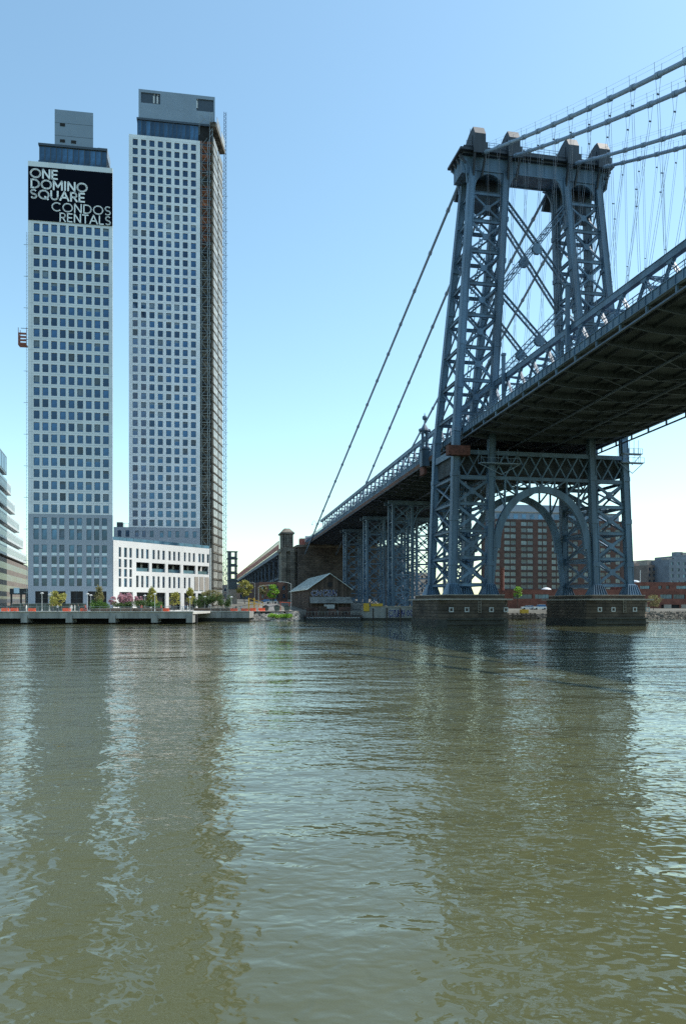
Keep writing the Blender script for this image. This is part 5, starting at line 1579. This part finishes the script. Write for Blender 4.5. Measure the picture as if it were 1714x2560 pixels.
# boathouse shed with graffiti
SA = (px(771, 231), 231.0); SB = (px(877, 233), 233.0)
loc, rzs, WS_ = frame_on(SA, SB)
SHD = empty('boathouse_shed', loc, rzs, 'old weathered wooden shed with a pale tin gable roof and graffiti on its front', 'shed')
zE, zA, DEP = pz(1472, 231), pz(1435, 232), 50.0
ba = to_local(SA, rzs, (SA[0] - 9.0, SA[1] + DEP)); sk = ba[0] / ba[1]          # shed runs back along the bridge direction
def skx(x, y): return x + sk * y
nb_ = 34
for k in range(nb_):                                             # front boards, individually proud or recessed
    xa, xb = WS_ * k / nb_ + .012, WS_ * (k + 1) / nb_ - .012
    zt0 = zE + (zA - zE) * (1 - abs(2 * xa / WS_ - 1)); zt1 = zE + (zA - zE) * (1 - abs(2 * xb / WS_ - 1)); j = random.uniform(-.03, .03)
    mb = MB(); mb.extrude([(xa, j, 1.6), (xb, j, 1.6), (xb, j, zt1), (xa, j, zt0)], (0, .14, 0)); mb.build('board', M['wood'], SHD)
for k in range(60):                                              # side boards
    ya, yb = DEP * k / 60 + .02, DEP * (k + 1) / 60 - .02; j = random.uniform(-.03, .03)
    mb = MB(); mb.extrude([(skx(j, ya), ya, 1.6), (skx(j, yb), yb, 1.6), (skx(j, yb), yb, zE), (skx(j, ya), ya, zE)], (.14, 0, 0)); mb.build('board', M['wood'], SHD)
mb = MB(); mb.extrude([(.2, .15, 1.5), (WS_ - .1, .15, 1.5), (WS_ - .1, .15, zE), (WS_ / 2, .15, zA - .15), (.2, .15, zE)], (skx(0, DEP), DEP, 0)); mb.build('shed_body', M['wood'], SHD)
rf = MB()
ov = .5
for sgn in (0, 1):
    xe_ = -ov if sgn == 0 else WS_ + ov
    ze_ = zE - .35
    rf.add([(xe_, -.6, ze_), (WS_ / 2, -.6, zA + .05), (skx(WS_ / 2, DEP + .5), DEP + .5, zA + .05), (skx(xe_, DEP + .5), DEP + .5, ze_), (xe_, -.6, ze_ + .18), (WS_ / 2, -.6, zA + .24), (skx(WS_ / 2, DEP + .5), DEP + .5, zA + .24), (skx(xe_, DEP + .5), DEP + .5, ze_ + .18)], BOXF)
rb = rf.build('roof', M['tinroof'], SHD)
mb = MB()
for k in range(1, 60):
    y = DEP * k / 60
    mb.bar((skx(-ov, y), y, zE - .35 + .2), (skx(WS_ / 2, y), y, zA + .26), .08, .06)
mb.build('roof_seams', M['tinroof'], rb)['kind'] = 'stuff'
mb = MB(); mb.add([(.2, -2.6, 5.0), (WS_ + .4, -2.6, 5.0), (WS_ - .2, -.06, 6.8), (.4, -.06, 6.8), (.2, -2.6, 5.12), (WS_ + .4, -2.6, 5.12), (WS_ - .2, -.06, 6.95), (.4, -.06, 6.95)], BOXF); mb.build('awning', M['awning'], SHD)
for x in (.4, 4.5, 8.7, WS_): MB().box(x - .1, x + .1, -2.5, -2.3, 1.8, 5.05).build('awning_post', M['wood'], SHD)
MB().box(5.9, 7.2, -.12, -.04, 10.0, 11.4).build('gable_hatch', M['dark'], SHD)
MB().box(4.4, 7.6, -2.75, -2.62, 3.4, 4.6).build('white_notice', M['white_sign'], SHD)
# graffiti: outlined bubble lettering, two words
def graffiti(parent, x0, z0, w, h, n, y=-.12, seed=1, inner='graf_blue', edge='graf_white', normal=(0, 1, 0)):
    rs = random.Random(seed); a = MB(); b = MB()
    for k in range(n):
        cx, cz = x0 + w * (k + .5) / n, z0 + h * .5
        shape = rs.choice(['S', 'C', 'U', 'O', 'N', 'Z']) if n < 4 else 'CZUHNS'[k % 6]
        S = {'S': [(.4, .45), (-.2, .45), (-.4, .2), (.4, -.15), (.2, -.45), (-.4, -.4)], 'C': [(.4, .35), (-.1, .48), (-.42, 0), (-.1, -.48), (.4, -.3)], 'U': [(-.4, .45), (-.35, -.3), (.1, -.48), (.38, -.2), (.4, .45)],
             'O': [(.4, 0), (0, .46), (-.4, 0), (0, -.46), (.4, 0)], 'N': [(-.4, -.45), (-.3, .45), (.25, -.4), (.4, .48)], 'Z': [(-.4, .42), (.38, .4), (-.35, -.38), (.42, -.45)], 'H': [(-.35, .48), (-.4, -.46), (-.38, 0), (.36, .05), (.32, .46), (.4, -.45)]}[shape]
        P = [Vector((cx + sx * w / n * 1.05, y, cz + sz * h * rs.uniform(.85, 1.05))) for sx, sz in S]
        for p, q in zip(P, P[1:]):
            e = (q - p).normalized() * .12
            a.bar(p - e * 1.4, q + e * 1.4, .42, .02, (0, 1, 0)); b.bar(p - e + Vector((0, -.02, 0)), q + e + Vector((0, -.02, 0)), .27, .02, (0, 1, 0))
    a.build('graffiti_outline', M[edge], parent); b.build('graffiti_fill', M[inner], parent)
graffiti(SHD, .8, 7.25, 3.2, 1.7, 2, seed=3); graffiti(SHD, 4.4, 7.25, 4.2, 1.8, 4, seed=5)
# timber and steel bulkhead below the shed, with moored rusty barge
BG = empty('rusty_barge', (px(760, 220), 219.5, 0), R(2), 'dark rusty work barge moored below the wooden shed', 'barge')
Lb = px(906, 220) - px(760, 220)
hb = MB(); hb.extrude([(0, 0, 1.5), (.8, 0, -.8), (Lb - .8, 0, -.8), (Lb, 0, 1.5)], (0, 4.5, 0)); hb.build('hull', M['black'], BG)
MB().box(0, Lb, -.06, 0, 1.1, 1.35).build('rub_rail', M['rust_red'], BG)
for k, (a, b, h, m) in enumerate(((.6, 4.0, 2.2, 'rust_red'), (4.3, 6.6, 2.6, 'wood'), (7.0, 9.4, 1.8, 'rust_red'), (10, 13.4, 2.4, 'rust_red'))):
    MB().box(a, b, .8, 3.4, 1.5, 1.5 + h).build('deck_box', M[m], BG)
g = MB()
for k in range(22): g.bar((.8 + k * .7, -.09, .7), (1.1 + k * .7, -.09, 1.05), .10, .04, (0, 1, 0)); g.bar((1.1 + k * .7, -.09, 1.05), (1.3 + k * .7, -.09, .65), .10, .04, (0, 1, 0))
g.build('hull_scrawl', M['graf_white'], BG)
rl = MB()
for k in range(18): rl.bar((.3 + k * .95, .1, 1.5), (.3 + k * .95, .1, 2.5), .05)
rl.bar((.3, .1, 2.5), (16.5, .1, 2.5), .05); rl.build('guard_rail', M['scaffold'], BG)
QW = empty('quay_wall', (px(905, 222), 222, 0), R(4), 'low grey quay wall with blue graffiti behind the left pier', 'wall')
Lq = px(1080, 226) - px(905, 224)
MB().box(0, Lq, 0, 3, -1.5, 3.9).build('wall', M['concrete'], QW)
MB().box(-.1, Lq, -.1, 3.1, 3.9, 4.15).build('coping', M['coping'], QW)
MB().box(0, Lq, -.15, -.01, -1.0, .7).build('waterline_timber', M['tidal'], QW)
for k in range(5): MB().box(3 + k * 4, 3.35 + k * 4, -.3, -.16, -1, 3.6).build('fender_pile', M['wood'], QW)
graffiti(QW, 7.8, .9, 4.6, 2.2, 5, y=-.14, seed=9); graffiti(QW, 13.0, 1.2, 2.0, 1.8, 2, y=-.14, seed=12)
MB().box(.4, 2.0, -.5, 1.2, 3.9 - 1.2, 5.0).build('yellow_cabinet', M['yellow'], QW)
MB().box(2.6, 6.0, -.3, 1.2, 4.15, 4.9).build('yellow_barrier', M['yellow'], QW)

# barriers
def barrier_mesh():
    mb = MB(); mb.extrude([(0, -.3, 0), (0, .3, 0), (0, .12, .3), (0, .1, .85), (0, -.1, .85), (0, -.12, .3)], (1.9, 0, 0)); mb.box(-.06, 0, -.08, .08, .2, .8)
    for x in (.5, 1.4): mb.box(x - .15, x + .15, -.34, .34, 0, .12)
    return mb.mesh('road_barrier', M['orange'])
bm_ = barrier_mesh()
for u, Y, lab in ((4, 195, 'orange plastic road barrier before the brown brick base of the stepped building'), (27, 195.5, 'orange plastic road barrier before the black steel canopy'),
                  (70, 191, 'orange plastic road barrier beside the person in the white shirt'), (157, 191, 'orange plastic road barrier between the grey-topped person and the walker all in white'), (201, 191, 'orange plastic road barrier behind the person standing in black'),
                  (404, 192, 'orange plastic road barrier before the ground floor of the low white block'), (576, 207, 'orange plastic road barrier at the foot of the lamp post ending the shrub bed'), (603, 207.5, 'orange plastic road barrier in front of the person in blue by the riprap'),
                  (623, 218, 'orange plastic road barrier under the yellow stair'), (646, 220, 'orange plastic road barrier between the yellow stair and the first skip')):
    o = place('road_barrier', bm_, None, (px(u, Y), Y, ES_Z if Y < 205 else (2.72 if Y < 212 else 2.76)), R(random.uniform(-6, 6))); tag(o, lab, 'barrier', 'orange barriers on the waterfront')

# yellow stair tower and skips in the yard
YS = empty('yellow_stair', (px(621, 222), 222, 2.7), 0, 'yellow steel site stair standing in the yard beside the riprap', 'stair')
fr_ = MB()
for x in (0, 1.6):
    for y in (0, 1.4): fr_.box(x - .09, x + .09, y - .09, y + .09, 0, 3.9)
fr_.bar((0, 0, 3.8), (4.2, 0, 2.6), .14); fr_.bar((0, 0, 2.8), (4.2, 0, 1.6), .16); fr_.bar((0, 0, 1.9), (1.6, 0, 1.9), .12); fr_.bar((1.6, 0, 0), (1.6, 0, 3.8), .14)
fr_.bar((4.2, 0, 0), (4.2, 0, 2.6), .12); fr_.bar((3, 0, 0), (3, 0, 2.9), .1)
fr_.build('frame', M['yellow'], YS)
for k in range(7): MB().box(1.7 + k * .35, 2.05 + k * .35, 0, 1.3, 2.3 - k * .3, 2.36 - k * .3).build('tread', M['yellow'], YS)
for i, (u, lab) in enumerate(((656, 'dark rubbish skip in the yard nearest the yellow stair'), (684, 'dark rubbish skip in the yard between two others'), (709, 'dark rubbish skip in the yard nearest the wooden shed'))):
    e = empty('skip', (px(u, 221), 221, 2.75), 0, lab, 'skip', 'rubbish skips in the yard')
    mb = MB(); mb.add([(.3, 0, 0), (1.5, 0, 0), (1.5, 1.6, 0), (.3, 1.6, 0), (0, -.1, 1.3), (1.8, -.1, 1.3), (1.8, 1.7, 1.3), (0, 1.7, 1.3)], BOXF); mb.build('bin', M['fence'], e)
    mb = MB(); mb.extrude([(-.05, -.12, 1.3), (.9, -.12, 1.75), (1.85, -.12, 1.3)], (0, 1.84, 0)); mb.build('lid', M['black'], e)
GP = empty('orange_gantry', (px(700, 223), 223, 2.75), 0, 'orange steel trestle frame beside the skips', 'frame')
g = MB(); g.box(0, .16, 0, .16, 0, 2.6); g.box(2.6, 2.76, 0, .16, 0, 2.4); g.bar((-.3, .08, 2.6), (3.2, .08, 2.4), .22); g.build('frame', M['orange'], GP)

# street lamps in the street
def street_lamp(u, vt, Y, side, lab):
    z = ground_z(px(u, Y), Y); h = pz(vt, Y) - z
    e = empty('street_lamp', (px(u, Y), Y, z), 0, lab, 'street lamp', 'street lamps by the bridge')
    MB().lathe([(.14, 0), (.1, 1), (.07, h)], n=8).build('pole', M['lamp'], e)
    MB().tube([(0, 0, h - .1), (side * 1.2, 0, h + .3), (side * 3.0, 0, h + .55)], .06, 5).build('arm', M['lamp'], e)
    MB().box(min(side * 3, side * 3.9), max(side * 3, side * 3.9), -.15, .15, h + .48, h + .66).build('lamp_head', M['lamp'], e)
street_lamp(646, 1467, 262, 1, 'street lamp with an arm reaching towards the bridge, beyond the yellow stair')
street_lamp(727.5, 1459, 240, -1, 'street lamp standing at the back corner of the wooden shed')
street_lamp(637, 1458, 330, -1, 'farther street lamp behind the wide yellow street tree')

# cars
def car(u, Y, m, lab, suv=True, rz=0.0, z=None):
    z = ground_z(px(u, Y), Y) + .24 if z is None else z
    e = empty('parked_car', (px(u, Y), Y, z), rz, lab, 'car', 'cars parked near the bridge')
    L, W, H = 4.6, 1.85, 1.75 if suv else 1.45
    b = MB(); b.extrude([(0, -W / 2, .35), (0, -W / 2, .95), (1.0, -W / 2, 1.05), (L - .3, -W / 2, 1.05), (L, -W / 2, .9), (L, -W / 2, .35)], (0, W, 0)); b.build('body', m, e)
    c = MB(); c.add([(.9, -W / 2 + .05, 1.051), (L - .3, -W / 2 + .05, 1.051), (L - .3, W / 2 - .05, 1.051), (.9, W / 2 - .05, 1.051), (1.6, -W / 2 + .25, H), (L - .6, -W / 2 + .25, H), (L - .6, W / 2 - .25, H), (1.6, W / 2 - .25, H)], BOXF); c.build('cabin_glass', M['glass'], e)
    MB().box(1.6, L - .6, -W / 2 + .22, W / 2 - .22, H, H + .06).build('roof', m, e)
    wm_ = MB(); wm_.tube([(0, -.1, 0), (0, .1, 0)], .34, 12); wm_ = wm_.mesh('wheel', M['rubber'])
    for x in (.85, L - .9):
        for y in (-W / 2 + .05, W / 2 - .05): place('wheel', wm_, e, (x, y, .34))
    for y in (-.6, .6): MB().box(-.03, .001, y - .18, y + .18, .68, .86).build('headlight', M['white_sign'], e)
car(664, 292, M['car_white'], 'white sport utility car parked up the street below the bridge', rz=R(8))
car(650, 300, M['car_blue'], 'blue car parked beyond the white one up the street', rz=R(10), suv=False)
car(1332, 258, M['car_white'], 'white van-like car parked between the two stone piers', rz=R(5), z=2.8)
car(1302, 262, M['car_white'], 'pale car parked left of the van on the shore between the piers', rz=R(3), suv=False, z=2.8)

# people: one continuous skinned figure per pose, coloured by height
def cloth_mat(name, hair, skin, shirt, legs_):
    m = bpy.data.materials.new(name); m.use_nodes = True
    nt = m.node_tree; N = nt.nodes; L = nt.links; b = N['Principled BSDF']; b.inputs['Roughness'].default_value = .8
    tc = N.new('ShaderNodeTexCoord'); sx = N.new('ShaderNodeSeparateXYZ'); L.new(tc.outputs['Object'], sx.inputs[0])
    mr = N.new('ShaderNodeMapRange'); mr.inputs['From Max'].default_value = 1.8; L.new(sx.outputs[2], mr.inputs[0])
    rp = N.new('ShaderNodeValToRGB'); rp.color_ramp.interpolation = 'CONSTANT'
    el = rp.color_ramp.elements; el[0].position = 0; el[0].color = (.03, .03, .03, 1); el[1].position = .05; el[1].color = (*legs_, 1)
    for p, c in ((.53, shirt), (.835, skin), (.935, hair)):
        e = el.new(p); e.color = (*c, 1)
    L.new(mr.outputs[0], rp.inputs[0]); L.new(rp.outputs[0], b.inputs['Base Color']); return m
def person_mesh(pose, mt):
    J = {'pel': (0, 0, .95, .13), 'che': (0, .0, 1.30, .15), 'nec': (0, -.01, 1.50, .06), 'hd0': (0, -.03, 1.60, .085), 'hd1': (0, -.03, 1.70, .09)}
    E_ = [('pel', 'che'), ('che', 'nec'), ('nec', 'hd0'), ('hd0', 'hd1')]
    for s, sd in ((-1, 'l'), (1, 'r')):
        k = {'walk': .26 * s, 'stand': .03 * s}.get(pose, 0)
        J.update({sd + 'hip': (.09 * s, 0, .9, .09), sd + 'kne': (.10 * s, -k * .5 - (.04 if pose == 'walk' else 0), .5, .06), sd + 'ank': (.10 * s, -k if s > 0 else -k + .05, .09, .045), sd + 'toe': (.11 * s, -k - .16, .04, .04),
                  sd + 'sho': (.19 * s, 0, 1.42, .06), sd + 'elb': (.25 * s, k * .4 + .03, 1.14, .045), sd + 'wri': (.24 * s, k * .8 - .08, .90, .032), sd + 'pal': (.24 * s, k * .85 - .1, .83, .034)})
        E_ += [('pel', sd + 'hip'), (sd + 'hip', sd + 'kne'), (sd + 'kne', sd + 'ank'), (sd + 'ank', sd + 'toe'), ('che', sd + 'sho'), (sd + 'sho', sd + 'elb'), (sd + 'elb', sd + 'wri'), (sd + 'wri', sd + 'pal')]
        bx_, by_, bz_ = J[sd + 'pal'][:3]
        for f, (dy, ln) in enumerate(((-.03, .075), (-.01, .085), (.01, .08), (.03, .065))):
            J[sd + 'f%d' % f] = (bx_ - .01 * s, by_ + dy, bz_ - ln, .009); E_.append((sd + 'pal', sd + 'f%d' % f))
        J[sd + 'th'] = (bx_ - .03 * s, by_ - .05, bz_ - .02, .010); E_.append((sd + 'pal', sd + 'th'))
    names = list(J); me = bpy.data.meshes.new('person')
    me.from_pydata([J[n][:3] for n in names], [(names.index(a), names.index(b)) for a, b in E_], [])
    me.materials.append(mt)
    ob = bpy.data.objects.new('tmp', me); COL.objects.link(ob)
    md = ob.modifiers.new('skin', 'SKIN'); md.use_smooth_shade = True
    for i, n in enumerate(names):
        sv_ = me.skin_vertices[0].data[i]; sv_.radius = (J[n][3], J[n][3] * (.75 if n in ('pel', 'che') else 1)); sv_.use_root = (n == 'pel')
    ob.modifiers.new('sub', 'SUBSURF').levels = 1
    dg = bpy.context.evaluated_depsgraph_get(); out = bpy.data.meshes.new_from_object(ob.evaluated_get(dg))
    bpy.data.objects.remove(ob); return out
SK, HR = (.45, .27, .19), (.03, .02, .015)
outfits = {'white': ((.75, .74, .72), (.68, .66, .62)), 'dark': ((.03, .03, .035), (.05, .05, .07)), 'blue': ((.10, .18, .35), (.05, .06, .09)), 'red': ((.45, .06, .05), (.06, .06, .07)), 'grey': ((.45, .46, .47), (.04, .045, .06))}
cache = {}
for u, Y, pose, of, lab in ((60, 185, 'walk', 'dark', 'person in dark clothes leaning forward beside a person in white near the barriers'), (66, 185.5, 'stand', 'white', 'person in a white shirt near the orange barriers on the esplanade'),
        (131, 187, 'stand', 'dark', 'person in dark clothes by the railing under the round yellow tree'), (144, 188, 'stand', 'grey', 'person in a grey top right of the round yellow tree'),
        (178.5, 184, 'walk', 'white', 'person dressed all in white walking along the esplanade edge'), (187, 190, 'stand', 'white', 'person in white behind the all-white walker'), (196, 189, 'stand', 'dark', 'person in black standing before the orange barriers'),
        (210, 184.5, 'walk', 'dark', 'person in dark clothes walking toward the bright green shrub'), (214, 186, 'walk', 'red', 'person in a red top walking beside the one in dark clothes'),
        (348, 184, 'walk', 'dark', 'person in dark clothes walking past the wide dark shrub mound'), (353.5, 184.4, 'walk', 'red', 'person in a red top walking past the wide dark shrub mound'),
        (403, 186, 'stand', 'red', 'person in red near the barriers before the low block'), (425, 188, 'stand', 'grey', 'person in grey by the yellow climbing plants'), (434, 188, 'stand', 'dark', 'person in black by the yellow climbing plants'),
        (457, 186, 'walk', 'white', 'person in white at the end of the esplanade, first of three'), (463, 186, 'walk', 'blue', 'person in blue between two others at the esplanade end'), (469, 186.5, 'walk', 'white', 'person in white at the esplanade end beside the corner'),
        (590, 208.6, 'stand', 'dark', 'person in black behind the barriers at the bulkhead end'), (603, 208.8, 'stand', 'blue', 'person in blue behind the barriers by the riprap')):
    if (pose, of) not in cache:
        cache[pose, of] = person_mesh(pose, cloth_mat('clothes_' + of, HR, SK, *outfits[of]))
    o = place('person', cache[pose, of], None, (px(u, Y), Y, ES_Z if Y < 204 else 2.7), R(random.choice((80, -80, 100, -95, 20)))); tag(o, lab, 'person', 'people on the waterfront')
